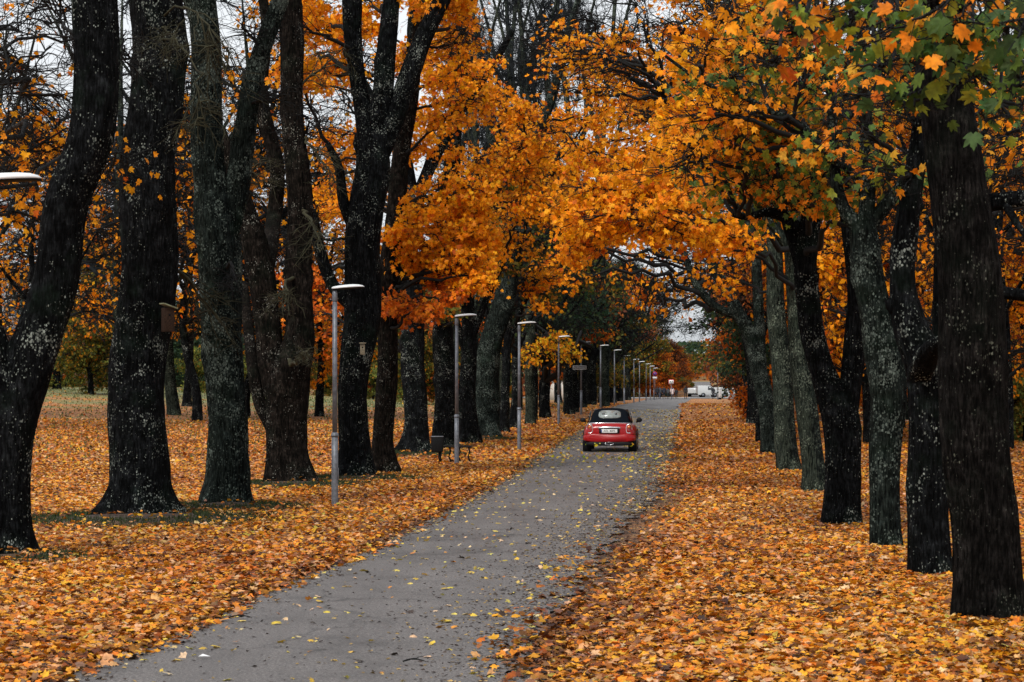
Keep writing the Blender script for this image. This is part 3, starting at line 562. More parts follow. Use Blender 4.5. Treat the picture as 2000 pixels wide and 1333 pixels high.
for i,(px,by,w,D,lab) in enumerate([(1488,874,26,86,'slim dark trunk left of the leaning tree on the right verge'),(1470,832,20,118,'dark trunk at the start of the far right row'),(1460,822,18,133,'second dark trunk of the far right row'),(1452,812,15,150,'third dark trunk of the far right row, beneath green leaves'),(1444,804,13,170,'last dark trunk of the right row, beside the white cabinet')]):
    h=130*90/D
    st=[[(px,by,w),(px-2,by-60,w*.85),(px-6,by-h*1.4,w*.7),(px-14,by-h*2.5,w*.5),(px-30,by-h*3.6,w*.3)],[(px-6,by-h*1.4,w*.4),(px-40,by-h*2.2,w*.25),(px-70,by-h*2.8,w*.14)],[(px-6,by-h*1.4,w*.4),(px+30,by-h*2.3,w*.2)]]
    if D<100: cl=auto((px-90,480,px+60,640),D,9,'rust',4,1.2,90,.18,dict(nsec=18,nter=8,tw=1.2))+auto((1150,60,1400,300),D,10,'orange',5,1.5,330,.2)
    else: cl=auto((1452,585,1500,720),D,5,'darkgreen' if i%2 else 'olive',6,1.6,230,.26,dict(nsec=14,nter=7,tw=1.4))+auto((1405,570,1470,690),D,5,'darkgreen' if i%2 else 'olive',7,1.7,230,.26,dict(nsec=14,nter=7,tw=1.4))+auto((1420,520,1500,600),D,4,'rust',6,1.8,60,.25,dict(nsec=18,nter=8,tw=1.4))
    ptree('avenue_tree',lab,'tree',D,st,cl,'bark','twig',3,S=18,flare=.25,seed=70+i,group=TG)
# tall bare trees whose upper stems show against the sky
for i,(px,D,k) in enumerate([(925,118,1),(985,126,-1),(1035,112,1),(880,135,-1),(1010,150,1),(1110,140,1),(1180,165,-1)]):
    st=[[(px,800,20),(px,600,18),(px+10*k,400,15),(px+2*k,250,12),(px-14*k,100,9),(px-22*k,-30,7),(px-16*k,-160,4)],[(px+4*k,380,14),(px+34,230,9),(px+30,100,7),(px+62,-40,4)],[(px+5*k,300,12),(px-32,190,8),(px-52,70,6),(px-90,-60,3)]]
    cl=[(P(px+rng.uniform(-70,70),rng.uniform(-80,420),D),(1.8,1.8,2.2),0,.2,'orange',dict(nsec=18,nter=8,tw=1.7,sag=-.5)) for _ in range(17)]
    ptree('bare_tree',['tall bare tree showing grey stems against the sky left of the road','second tall bare tree against the pale sky','tall bare tree nearest the orange canopy over the road','tall bare tree behind the bench, lost among orange leaves','farthest tall bare tree against the sky','tall bare tree rising behind the yellow spray of leaves','tall bare tree rising over the sign lamp'][i],'tree',D,st,cl,'bark_grey','twig_far',3,S=14,flare=.2,seed=90+i,group='tall bare trees behind the left row')

# ================================================================ woods behind, built once per kind and copied
def metric_tree(name,loc,H,r,ncl,cr,pal,nleaf,size,bm,tm,lab,fork=.3,crn=1.6,spread=.33,seed=1,nsec=14,nter=7,tw=1.6,lo=.3,lod=3,low=False):
    root=empty(name,loc,lab,'tree'); x0,y0,z0=loc; rs=np.random.default_rng(seed)
    top=H*.92; wob=lambda s:rs.normal(0,s)
    st=[[[x0,y0,z0-.1,r*1.15],[x0+wob(.1),y0,z0+H*.1,r],[x0+wob(.25),y0+wob(.2),z0+H*fork,r*.85],[x0+wob(.4),y0+wob(.4),z0+H*.6,r*.55],[x0+wob(.6),y0+wob(.6),z0+top,r*.12]]]
    for k in range(5):
        a=k*2.4+rs.uniform(0,1); h0=H*(fork+.08*k*.9); s=H*spread*rs.uniform(.7,1.1)
        ux,uy=math.cos(a),math.sin(a)
        st.append([[x0,y0,z0+h0,r*.5],[x0+ux*s*.4,y0+uy*s*.4,z0+h0+H*.12,r*.36],[x0+ux*s*.85,y0+uy*s*.85,z0+min(top,h0+H*.3),r*.16]])
    cl=[]
    for k in range(ncl):
        t=rs.uniform(lo,1); a=rs.uniform(0,6.28); rad=H*spread*1.15*math.sin(math.pi*min(.97,(t-lo)/(1-lo)*.75+.22))*math.sqrt(rs.random())
        c=rs.uniform(.75,1.3)*crn
        cl.append(((x0+rad*math.cos(a),y0+rad*math.sin(a),z0+H*t*.95),(c,c,c*.7),nleaf*rs.uniform(.6,1.2),size,pal,dict(nsec=nsec,nter=nter,tw=tw)))
    assemble(root,st,cl,M[bm],M[tm],lod,12,.3,seed)
    return root
def copy_thing(root,loc,rz,s,label,group):
    r=root.copy(); C.objects.link(r); r.location=tuple(map(float,loc)); r.rotation_euler=(0,0,rz); r.scale=(s,s,s*rng.uniform(.92,1.08)); r['label']=label; r['group']=group
    for ch in list(root.children):
        c=ch.copy(); C.objects.link(c); c.parent=r
    return r
PROT={}
def proto(k,px,D,lab,group):
    g=G(px,D); a=dict(
     orange=('maple_tree',13,.22,30,'orange',330,.24,'bark','twig',dict(lo=.22,crn=1.7)),
     sparse=('maple_tree',15,.2,30,'orange',85,.22,'bark','twig',dict(lo=.22,crn=1.7,nsec=18,nter=8)),
     bare=('bare_tree',17,.22,24,'orange',0,.2,'bark_grey','twig_far',dict(lo=.25,crn=1.9,nsec=14,nter=7,spread=.28,tw=1.3)),
     darkb=('bare_tree',18,.28,40,'darkgreen',60,.3,'bark','twig',dict(lo=.18,crn=2.0,nsec=22,nter=9,spread=.3,tw=2.2)),
     green=('broadleaf_tree',11,.2,34,'darkgreen',420,.30,'bark','twig',dict(lo=.1,crn=1.6,fork=.15)),
     rust=('broadleaf_tree',12,.2,34,'rust',330,.28,'bark','twig',dict(lo=.12,crn=1.7)),
     deep=('maple_tree',12,.2,34,'deep',400,.28,'bark','twig',dict(lo=.12,crn=1.7)),
     olive=('broadleaf_tree',14,.24,38,'olive',420,.30,'bark','twig',dict(lo=.08,crn=1.8)),
     bush=('bush',3.4,.07,18,'bushes',380,.20,'bark','twig',dict(lo=.15,crn=.9,fork=.1,spread=.5)))[k]
    op=a[9]; r=metric_tree(a[0],g,a[1],a[2],a[3],0,a[4],a[5],a[6],a[7],a[8],lab,seed=hash(k)%97 if False else len(PROT)+5,**op)
    if k=='bush': r['category']='bush'
    r['group']=group; PROT[k]=(r,g); return r
WHERE={}
def put(k,px,D,s=1.0,lab='',group='trees behind the avenue'):
    if k not in PROT: r=proto(k,px,D,lab,group); r.scale=(s,s,s); return
    copy_thing(PROT[k][0],G(px,D),rng.uniform(0,6.28),s,lab,group)
desc=dict(orange='full orange maple',sparse='half-bare orange maple',bare='bare grey tree',darkb='dark tree with dense bare twigs',green='dark green leafy tree',rust='rust-brown tree',deep='deep orange tree',olive='olive-green tree turning orange',bush='yellow-green bush')
def zone(items,where,group):
    seen={}
    for k,px,D,s in items:
        seen[k]=seen.get(k,0)+1
        put(k,px,D,s,'%s %s'%(desc[k],where),group)
zone([('olive',178,172,.85),('sparse',60,104,1.0),('sparse',365,150,1.3),('orange',625,130,1.05),('sparse',-60,120,1.2),('sparse',250,175,1.3),('sparse',110,190,1.4),('sparse',480,128,1.2),('bare',250,118,1.4),('sparse',385,118,1.15),('bare',-10,128,1.5),('sparse',540,118,1.5),('bare',340,130,1.5),('bare',440,120,1.5)],'in the field behind the left row of trunks','maples standing in the left field')
zone([('bush',130,212,.85),('bush',205,215,.8),('bush',150,232,1.),('bush',60,220,1.),('bush',0,215,1.1),('bush',300,225,1.1),('bush',460,228,1.),('bush',560,222,.9),('bush',640,226,.8),('bush',730,222,1.),('bush',790,215,1.2)],'along the far edge of the left field','bushes along the far edge of the field')
zone([('green',365,214,.78),('green',410,226,.7),('bare',40,180,.8),('bare',120,238,.8),('sparse',190,236,.85),('bare',260,250,.9),('green',330,240,.8),('bare',420,262,1.),('green',500,236,.85),('olive',560,244,.8),('olive',640,226,.62),('deep',690,262,.9),('green',740,250,.9),('olive',790,236,.8),('bare',860,250,1.),('bare',-40,230,.9),('sparse',20,262,.9),('deep',880,190,.8),('olive',830,180,.8),('green',930,210,.9),('bush',90,190,1.),('bush',240,196,.9),('bush',390,200,1.1),('bush',520,200,1.)],'at the wooded far side of the left field','trees at the far side of the left field')
zone([('darkb',960,150,.9),('darkb',1010,172,.95),('darkb',1060,160,.95),('darkb',1110,180,1.),('darkb',1090,215,1.1),('darkb',1150,205,1.05),('darkb',1120,255,1.1),('darkb',1040,240,1.1),('olive',1140,232,.9),('olive',1200,352,1.1),('olive',1235,356,1.1),('olive',1150,225,.6),('darkb',1225,372,1.2),('rust',1262,365,.9),('deep',1290,358,.7),('deep',1262,356,.75),('rust',1308,372,.8),('deep',1318,385,.7),('olive',1280,400,1.0),('darkb',1270,380,1.05),('darkb',1150,300,1.1)],'in the woods beside the end of the road','dark woods left of the far end of the road')
zone([('green',1500,196,.9),('green',1520,178,.85),('olive',1500,240,.95),('green',1535,210,1.),('darkb',1510,150,.85),('darkb',1500,262,1.0),('green',1490,300,.8),('rust',1500,140,.75),('deep',1540,120,.7),('olive',1600,150,.7),('rust',1620,130,.7),('deep',1660,122,.8),('orange',1650,92,.75),('rust',1700,150,.8),('orange',1760,104,.8),('deep',1800,130,.9),('orange',1880,82,.75),('sparse',1960,70,.75),('orange',2010,86,.85),('olive',1990,118,.6),('deep',1930,132,.8),('rust',2040,120,.8),('olive',1750,160,.8),('olive',1680,190,.8),('orange',1500,170,.9),('deep',2090,100,.9),('sparse',1850,60,.9),('sparse',1960,78,1.4),('orange',1700,84,1.15),('sparse',1580,96,1.5),('orange',1830,92,1.3),('sparse',1470,112,1.5),('bare',1490,150,1.3),('bare',1760,120,1.6)],'in the park behind the right row of trunks','trees in the park behind the right row')
zone([('bush',1960,86,.8),('bush',1990,92,.9),('bush',2030,88,.8),('bush',1640,168,.9),('bush',1700,172,.9),('bush',1780,150,.7),('bush',1580,170,.9),('bush',1850,140,.9),('bush',1520,190,.9)],'in the park behind the right row','bushes behind the right row')
# far woods as one mass
def far_wood():
    n=52000; px=np.concatenate([rng.uniform(-500,1318,38000),rng.uniform(1432,2500,14000)])
    D=rng.uniform(290,400,n); left=px<900; D=np.where(left,rng.uniform(285,340,n),D); D=np.where(px>1060,rng.uniform(365,420,n),D)
    gap=(px>1318)&(px<1432)|(np.arange(n)>47000); px=np.where(np.arange(n)>47000,np.where(rng.random(n)<.5,rng.uniform(1285,1352,n),rng.uniform(1388,1470,n)),px); D=np.where(np.arange(n)>47000,rng.uniform(400,700,n),D)
    x=(px-1000)/F*D; top=np.where(px<700,9+2*np.sin(x*.11)+2*np.sin(x*.31),13+3*np.sin(x*.13)+2*np.sin(x*.37+1))
    top=np.where((px>1230)&(px<1500),8.5+1.5*np.sin(x*.4),top)
    top=np.where(np.arange(n)>47000,3.2+1.5*np.sin(x*.5),top); top=np.where(np.arange(n)>50000,8,top); px=np.where(np.arange(n)>50000,rng.uniform(1325,1415,n),px); D=np.where(np.arange(n)>50000,rng.uniform(486,560,n),D); x=(px-1000)/F*D
    z=zg(x,D)+top*rng.random(n)**.8
    pos=np.stack([x,D,z],-1)
    V,Fc,k=leaves_geo(pos,rng.normal(0,1,(n,3)),rng.normal(0,1,(n,3)),rng.uniform(.35,.9,n),3)
    blk=(np.floor(x/7).astype(int)*7919+np.floor(z/4).astype(int)*131)%5
    c=np.zeros((n,3))
    for b,p in enumerate(['rust','olive','darkgreen','rust','deep']):
        s=blk==b; c[s]=pick(p,s.sum())*(.75 if p=='deep' else .8)
    o=mesh('far_wood',V,[Fc],M['leaf'],col=np.repeat(c,k,0)); tagp(o,'wooded backdrop of mixed autumn trees beyond the park','wood',kind='stuff')
far_wood()
# ================================================================ ground, litter
for bx,D,r in [(25,31.2,.85),(275,40.2,1.6),(445,44.0,1.0),(566,53.4,1.2),(700,56.6,1.1),(812,73,1.1),(870,79,.6),(945,88,.9)]:
    g=G(bx,D); MOUNDS.append((g[0],g[1],r*1.3))
build_ground(); build_road()
def litter():
    def scatter(n,D0,D1,px0=-120,px1=2120):
        # uniform on the ground inside the viewed wedge
        D=np.sqrt(rng.uniform(D0**2,D1**2,n)); x=(rng.uniform(px0,px1,n)-1000)/F*D; return x,D
    def keep(x,y):
        L=Lx(y);R=Rx(y); near=sm((75-y)/20)
        nz=.35*np.sin(y*1.9)+.25*np.sin(y*4.7+1)+.2*np.sin(y*11.3)+.2*np.sin(y*.63)
        dl=L-x+.12*nz; dr=x-R+.22*nz
        p=np.maximum(sm((dl+.32)/.72),sm((dr+.35*near+.15)/(.55+1.15*near)))
        p=np.where((x>L)&(x<R),np.maximum(p*.95,0.0),p)
        for bx,by,r in MOUNDS: p=p*(1-.86*sm((1.15*r-np.hypot(x-bx,y-by))/(.25*r)))
        p=p*(1-.86*sm((y-20)/8)*sm((58-y)/12)*np.exp(-((x-R-.25-.2*np.sin(y*.7))/.62)**2))
        cl=np.sin(x*1.7+np.sin(y*.9)*2)*np.sin(y*1.1+np.sin(x*1.3)*1.5)
        p=p*(1-.55*sm((cl-.55)/.3)*(~((x>L)&(x<R))))
        return rng.random(len(x))<p
    Vs=[];Fs={};Cs=[];n0=0
    for n,D0,D1,lod,size,up in [(150000,15.5,34,1,.122,1),(120000,34,66,2,.115,.9),(90000,66,120,3,.15,.9),(60000,120,215,3,.20,.8)]:
        x,y=scatter(n,D0,D1); k=keep(x,y); 
        if 60<D0<100: k&=rng.random(n)<1-.5*sm((y-85)/30)*(x<Lx(y)-9)
        if D0>100: k&=rng.random(n)<np.where(x<Lx(y)-9,.20,.55)*(1-.93*np.exp(-((y-190)/34)**2)*(x<Lx(y)-10))
        x=x[k];y=y[k]; m=len(x)
        z=zg(x,y)+rng.uniform(.012,.055,m)
        for bx,by,r in MOUNDS: z=z+(.12)*np.exp(-(np.hypot(x-bx,y-by)/(r*.8))**2)
        tilt=np.where(rng.random((m,1))<.25,.55,.24) if D0<60 else .5
        nr=rng.normal(0,1,(m,3))*tilt; nr[:,2]=1
        tip=rng.normal(0,1,(m,3))*np.array([1,1,.2]); s=size*rng.uniform(.5,1.1,m)*.72
        V,Fc,kk=leaves_geo(np.stack([x,y,z],-1),nr,tip,s,lod,.5)
        # patches of warmer / browner leaves
        w=.5+.5*np.sin(x*.55+1.3*np.sin(y*.21))*np.sin(y*.30+np.sin(x*.4))
        w2=np.sin(x*2.9+np.sin(y*1.7)*2)*np.sin(y*2.3+np.sin(x*2.1)*2); dk=(rng.random(m)<.5*sm((w2-.35)/.4))|(rng.random(m)<.72*sm((62-y)/15)*np.exp(-((x-Rx(y)-.15)/.55)**2))|(rng.random(m)<.4*sm((70-y)/15)*np.exp(-((x-Lx(y)+.1)/.22)**2)); c=pick('ground',m)*(.72+.28*w[:,None]); c[dk]*=np.array([.35,.3,.35]); c[:,1]*=.88+.2*w; c=np.clip(c,0,.9)
        Vs.append(V);Fs.setdefault(3,[]).append(Fc+n0);n0+=len(V);Cs.append(np.repeat(c,kk,0))
    o=mesh('leaf_litter',np.vstack(Vs),[np.vstack(Fs[3])],M['litter'],col=np.vstack(Cs)); tagp(o,'thick carpet of orange and tan maple leaves covering both verges','fallen leaves',kind='stuff')
    # leaves lying on the asphalt
    x,y=scatter(60000,16,150,0,1500); t=(x-Lx(y))/(Rx(y)-Lx(y))
    edge=np.maximum(np.exp(-np.clip(t,0,1)*6),.9*np.exp(-(1-np.clip(t,0,1))*4.5))
    tr=np.exp(-((t-.52)/.12)**2)
    k=(t>.0)&(t<1.02)&(rng.random(len(x))<(.2+.95*edge+.12*tr)*np.where(y<70,.62,.8))
    x=x[k];y=y[k];t=t[k];m=len(x); nr=rng.normal(0,.22,(m,3)); nr[:,2]=1
    up=rng.random(m)<.12; nr[up]+=rng.normal(0,.6,(up.sum(),3))
    z=zg(x,y)+.022+.02*np.sin(np.clip(t,0,1)*math.pi)+rng.uniform(0,.012,m)
    V,Fc,kk=leaves_geo(np.stack([x,y,z],-1),nr,rng.normal(0,1,(m,3)),rng.uniform(.03,.085,m)*np.where(y>60,1.3,1),1,.6)
    o=mesh('leaves_on_road',V,[Fc],M['litter'],col=np.repeat(pick('road',m),kk,0)); tagp(o,'scattered pale yellow leaves lying on the asphalt road','fallen leaves',kind='stuff')
    # crushed fragments and wet brown bits, mostly along the edges
    x,y=scatter(260000,16,95,-60,1400); t=(x-Lx(y)); u=(Rx(y)-x)
    pr=.05+.95*np.exp(-((u-.05)/.75)**2)+.8*np.exp(-((t-.05)/.28)**2); k=(t>-.35)&(u>-.9)&(rng.random(len(x))<pr); x=x[k];y=y[k];m=len(x)
    nr=rng.normal(0,.2,(m,3)); nr[:,2]=1; tt=np.clip((x-Lx(y))/(Rx(y)-Lx(y)),0,1)
    V,Fc,kk=leaves_geo(np.stack([x,y,zg(x,y)+.02+.02*np.sin(tt*math.pi)],-1),nr,rng.normal(0,1,(m,3)),rng.uniform(.012,.04,m),2,.4)
    c=np.where(rng.random((m,1))<.72,np.array([.035,.02,.014]),np.array([.34,.22,.07]))*rng.uniform(.5,1.5,(m,1))
    o=mesh('leaf_fragments',V,[Fc],M['litter'],col=np.repeat(c,kk,0)); tagp(o,'dark crushed leaf fragments and wet bits along the edges of the road','leaf debris',kind='stuff')
    # leaves whirled up behind the car
    m=58; px=rng.uniform(1050,1290,m); py=rng.uniform(868,925,m); D=rng.uniform(62,73,m); pos=np.array([P(a,b,d) for a,b,d in zip(px,py,D)])
    pos[:,2]=np.maximum(pos[:,2],zroad(pos[:,1])+.08)
    col=pick('yellow',m)*np.array([.75,1.15,1]);
    for i in range(m):
        V,Fc,kk=leaves_geo(pos[i:i+1],rng.normal(0,1,(1,3)),rng.normal(0,1,(1,3)),np.array([rng.uniform(.05,.085)]),1,.8)
        o=mesh('flying_leaf',V,[Fc],M['litter'],col=np.repeat(col[i:i+1],kk,0),origin=pos[i])
        tagp(o,'small yellow leaf whirled up in the air behind the red car','leaf','leaves whirled up behind the car')
    # feather and twigs on the road
    f=P(395,1291,20.0); V,Fc,kk=leaves_geo(np.array([[f[0],20.0,float(zroad(20.0))+.05]]),np.array([[0,-.2,1.]]),np.array([[1,.1,.1]]),np.array([.07]),3,.1)
    o=mesh('feather',V,[Fc],M['litter'],col=np.full((len(V),3),.75)); tagp(o,'small white feather lying on the near asphalt at the left','feather')
    for px,py,l in [(470,1218,.12),(810,1306,.1)]:
        D=11025/(py-742); a=P(px,py,D)+np.array([0,0,.05]); pp=a+np.array([[t*l*2-l,.03*math.sin(t*5),.01+.02*math.sin(t*3)] for t in np.linspace(0,1,7)])
        mb=MB().tube(pp,[.006,.009,.007,.01,.006,.005,.003],6); mb.tube(pp[3]+np.array([[0,0,0],[.04,.02,.015],[.08,.02,.02]]),[.004,.003,.002],5)
        tagp(mb.build('twig',M['twig']),'short dark twig on the road '+('near the left leaf edge' if px<500 else 'at the bottom of the picture'),'twig')
    # moss and grass round the feet of the left-hand trunks
    Vs=[];Fs=[];Cs=[];n0=0
    for bx,by,r in MOUNDS:
        m=int(2600*r); a=rng.uniform(0,6.28,m); d=r*(.45+.85*rng.random(m)**.8); x=bx+d*np.cos(a); y=by+d*np.sin(a)
        z=zg(x,y)+.12*np.exp(-(d/(r*.8))**2)-.01
        nr=rng.normal(0,1,(m,3)); nr[:,2]*=.25; tip=rng.normal(0,.4,(m,3)); tip[:,2]=1
        h=rng.uniform(.04,.11,m)
        n_=unit(nr); t=unit(tip-(tip*n_).sum(-1,keepdims=True)*n_); b=np.cross(t,n_); p=np.stack([x,y,z],-1)
        V=np.stack([p-b*.012,p+b*.012,p+t*h[:,None]],1).reshape(-1,3); Vs.append(V); Fs.append(np.arange(m*3).reshape(-1,3)+n0); n0+=3*m
        c=np.array([.03,.042,.014])*rng.uniform(.5,1.7,(m,1)); Cs.append(np.repeat(c,3,0))
    m=15000; x,y=scatter(m,70,215,-100,2100); k=((x<Lx(y)-3)|(x>Rx(y)+8)); x=x[k];y=y[k];m=len(x)
    p=np.stack([x,y,zg(x,y)],-1); h=rng.uniform(.05,.14,m); b=unit(rng.normal(0,1,(m,3))*np.array([1,.3,0]))
    V=np.stack([p-b*.05,p+b*.05,p+np.stack([0*h,0*h,h],-1)],1).reshape(-1,3); Vs.append(V); Fs.append(np.arange(m*3).reshape(-1,3)+n0)
    Cs.append(np.repeat(np.array([.10,.11,.035])*rng.uniform(.5,1.6,(m,1)),3,0))
    o=mesh('grass',np.vstack(Vs),[np.vstack(Fs)],M['grassblade'],col=np.vstack(Cs)); tagp(o,'dark moss and short grass round the roots of the trees','grass',kind='stuff')
litter()

# ================================================================ lamps
def lamp(px,D,lab,H=4.22,first=None):
    g=G(px,D)
    if first is not None: return copy_thing(first,g,0,1,lab,'street lamps along the road')
    r=empty('street_lamp',g,lab,'street lamp','street lamps along the road')
    l=lambda mb,n,m,**k: mb.build(n,M[m],r,local=True,**k)
    l(MB().tube([(0,0,-.1),(0,0,.02),(0,0,.7),(0,0,1.36)],[.066,.066,.065,.064],20),'pole_base','steel',smooth=True)
    l(MB().tube([(0,0,1.345),(0,0,1.36),(0,0,1.40),(0,0,1.43)],[.074,.078,.07,.05],20),'collar','steel',smooth=True)
    l(MB().tube([(0,0,1.42),(0,0,2.6),(0,0,H-.24)],[.05,.047,.045],18),'pole','steel',smooth=True)
    l(MB().tube([(0,0,H-.25),(0,0,H-.24),(0,0,H-.10),(0,0,H-.02)],[.052,.056,.052,.03],16),'head_socket','steel',smooth=True)
    l(MB().box((.067,0,.62),(.012,.07,.24)),'service_hatch','steel',bevel=.004)
    # head: long shallow shell rising away from the pole, tapering to a blunt tip
    def ring(x,w,zt,zb,half):
        a=np.linspace(0,math.pi,12)
        if half=='top': return [(x,w*math.cos(t),zb+(zt-zb)*math.sin(t)**.7) for t in a]
        return [(x,w*math.cos(t),zb-.022*math.sin(t)) for t in a][::-1]
    X=[-.055,-.03,.08,.22,.36,.47,.54,.575]; W=[.06,.085,.12,.135,.13,.11,.075,.03]
    zt=[H+.025,H+.038,H+.058,H+.074,H+.082,H+.078,H+.062,H+.038]; zb=[H-.005,H-.01,H+.0,H+.012,H+.022,H+.028,H+.03,H+.032]
    l(MB().loft([ring(*q,'top') for q in zip(X,W,zt,zb)]),'lamp_shell','lamp_white',smooth=False)
    l(MB().loft([ring(x,w*.93,0,b-.003,'bot') for x,w,b in zip(X,W,zb)]),'lamp_underside','dark')
    return r
lab=['street lamp cut off by the left edge, only its head in view','nearest whole street lamp, in front of the tall black trunk','second whole street lamp, standing at the bench','third whole street lamp, taller looking, in front of leaning trees','street lamp whose head is half hidden by a yellow spray of leaves','street lamp carrying the street name sign','first street lamp beyond the name sign, straight above the car roof',
 'second street lamp beyond the name sign','third street lamp beyond the name sign, above the right of the car roof','street lamp left of the distant paired lamp heads','left one of the distant paired lamp heads','distant street lamp just right of the paired heads','second to last of the distant street lamps','last and farthest street lamp of the row']
L0=None
for (px,D),lb in zip([(-47,20.5),(654,44.7),(892,65.6),(1014,77),(1091,111),(1135,135),(1173,155),(1200,178),(1219,203),(1238,225),(1249,242),(1262,262),(1270,285),(1277,310)],lab):
    o=lamp(px,D,lb,first=L0); o.rotation_euler=(0,0,rng.uniform(-.12,.12)); 
    if L0 is None: L0=o; L0.rotation_euler=(0,0,.25)
    else: o.scale=(1,1,1.0)
o=lamp(1402,300,'single street lamp right of the road end, over the white cabinet',first=L0); o.scale=(1,1,.95)

# street name sign on the lamp pole, a thing fixed to it
def text_mesh(s,size,loc,rot,mat,parent,name='lettering',ext=.002):
    cu=bpy.data.curves.new(name,'FONT'); cu.body=s; cu.size=size; cu.align_x='CENTER'; cu.align_y='CENTER'; cu.extrude=ext
    t=bpy.data.objects.new('t',cu); C.objects.link(t); dg=bpy.context.evaluated_depsgraph_get(); me=bpy.data.meshes.new_from_object(t.evaluated_get(dg)); bpy.data.objects.remove(t)
    o=bpy.data.objects.new(name,me); C.objects.link(o); me.materials.clear(); me.materials.append(mat); o.parent=parent; o.location=loc; o.rotation_euler=rot; return o
M['sign_dark']=plain('sign_dark_face',(.05,.055,.06),.4,var=.1); M['sign_white']=plain('sign_white',(.7,.7,.7),.4,var=.05)
M['sign_red']=plain('sign_red',(.5,.02,.02),.4,var=.1); M['sign_blue']=plain('sign_blue',(.02,.04,.22),.4,var=.1)
s=P(1132,718.5,134.85); r=empty('street_name_sign',s,'dark rectangular street name sign with a pale border on a lamp pole','sign')
MB().box((0,0,0),(.78,.02,.22)).build('sign_panel',M['sign_dark'],r,local=True)
fb=MB(); [fb.box(c,d) for c,d in [((0,-.012,.1),(.78,.012,.022)),((0,-.012,-.1),(.78,.012,.022)),((-.38,-.012,0),(.022,.012,.178)),((.38,-.012,0),(.022,.012,.178))]]; fb.build('border',M['sign_white'],r,local=True)
text_mesh('Kommendantsvägen',.085,(0,-.014,-.01),(math.pi/2,0,0),M['sign_white'],r)
def tube_post(r,h,rad=.035): MB().tube([(0,0,-.1),(0,0,h)],rad,10).build('post',M['steel'],r,local=True,smooth=True)
def disc(mb,c,rad,th,S=28):
    a=np.linspace(0,2*math.pi,S,endpoint=False); mb.loft([[(c[0]+rad*math.cos(t),c[1]+y,c[2]+rad*math.sin(t)) for t in a] for y in (-th/2,th/2)]); return mb
g=G(1279,306); r=empty('road_sign',g,'round blue and red no-parking sign with a pale plate below it','sign'); tube_post(r,3.6)
disc(MB(),(0,-.05,3.45),.32,.02).build('sign_rim',M['sign_red'],r,local=True)
disc(MB(),(0,-.063,3.45),.25,.012).build('sign_face',M['sign_blue'],r,local=True)
c45=math.cos(.785); T=np.array([[c45,0,c45],[0,1,0],[-c45,0,c45]]); MB().box((0,-.075,3.45),(.5,.01,.06),tilt=T).build('sign_bar',M['sign_red'],r,local=True)
MB().box((0,-.05,2.93),(.6,.02,.26)).build('sign_plate',M['sign_white'],r,local=True)
g=G(1311,300); r=empty('road_sign',g,'square white sign with a red border beside the walking group','sign'); tube_post(r,2.3)
MB().box((0,-.05,2.35),(.72,.02,.62)).build('sign_border',M['sign_red'],r,local=True)
MB().box((0,-.066,2.35),(.60,.012,.5)).build('sign_face',M['sign_white'],r,local=True)
sy=MB(); sy.box((-.1,-.076,2.42),(.2,.008,.1)); sy.box((.13,-.076,2.42),(.14,.008,.1)); sy.box((0,-.076,2.24),(.4,.008,.06)); sy.build('symbol',M['dark'],r,local=True)

# ================================================================ bench, bin, nest boxes
g=G(886,67.5); r=empty('park_bench',g,'low dark bench with curved legs behind the second lamp post','bench')
for i in range(5): MB().box((0,-.2+.1*i,.44+.004*i),(1.05,.085,.035)).build('slat',M['wood'] if i%2 else M['dark'],r,local=True,bevel=.006)
for x in (-.42,-.12,.16,.44):
    mb=MB()
    for s in (-1,1): mb.tube([(x,s*.2,.43),(x+.03,s*.22,.3),(x-.02,s*.2,.15),(x+.05,s*.26,0)],[.018,.02,.017,.02],8)
    mb.build('leg',M['dark'],r,local=True,smooth=True)
g=G(854,67.0); r=empty('litter_bin',g,'black box-shaped litter bin on a post beside the bench','litter bin')
MB().box((0,0,.52),(.34,.32,.44)).build('bin_body',M['dark'],r,local=True,bevel=.03)
MB().box((0,0,.755),(.36,.34,.025)).build('rim',M['steel'],r,local=True,bevel=.008)
MB().tube([(.08,0,-.08),(.08,0,.32)],.04,12).build('post',M['dark'],r,local=True)
def nest(c,w,d,h,lab,m1,m2,rz,tilt):
    r=empty('nest_box',c,lab,'nest box'); r.rotation_euler=(0,0,rz)
    MB().box((0,0,0),(w,d,h)).build('box_body',M[m1],r,local=True,bevel=.006)
    T=np.array([[math.cos(tilt),0,math.sin(tilt)],[0,1,0],[-math.sin(tilt),0,math.cos(tilt)]])
    MB().box((0,-.03,h/2+.03),(w*1.45,d*1.4,.022),tilt=T).build('box_roof',M[m2],r,local=True,bevel=.003)
    disc(MB(),(0,-d/2-.003,h*.2),.02,.006,16).build('entrance_hole',M['dark'],r,local=True)
    MB().tube([(0,-d/2,h*.02),(0,-d/2-.05,h*.02)],.006,8).build('perch',M[m1],r,local=True)
nest(P(328,625,40.45),.19,.17,.42,'brown wooden nest box on the right side of the broad trunk','wood','woodgreen',.5,.32)
nest(P(708,683,56.2),.11,.11,.25,'small pale nest box on the three-limbed trunk above the lamp post','woodpale','woodpale',.1,0)

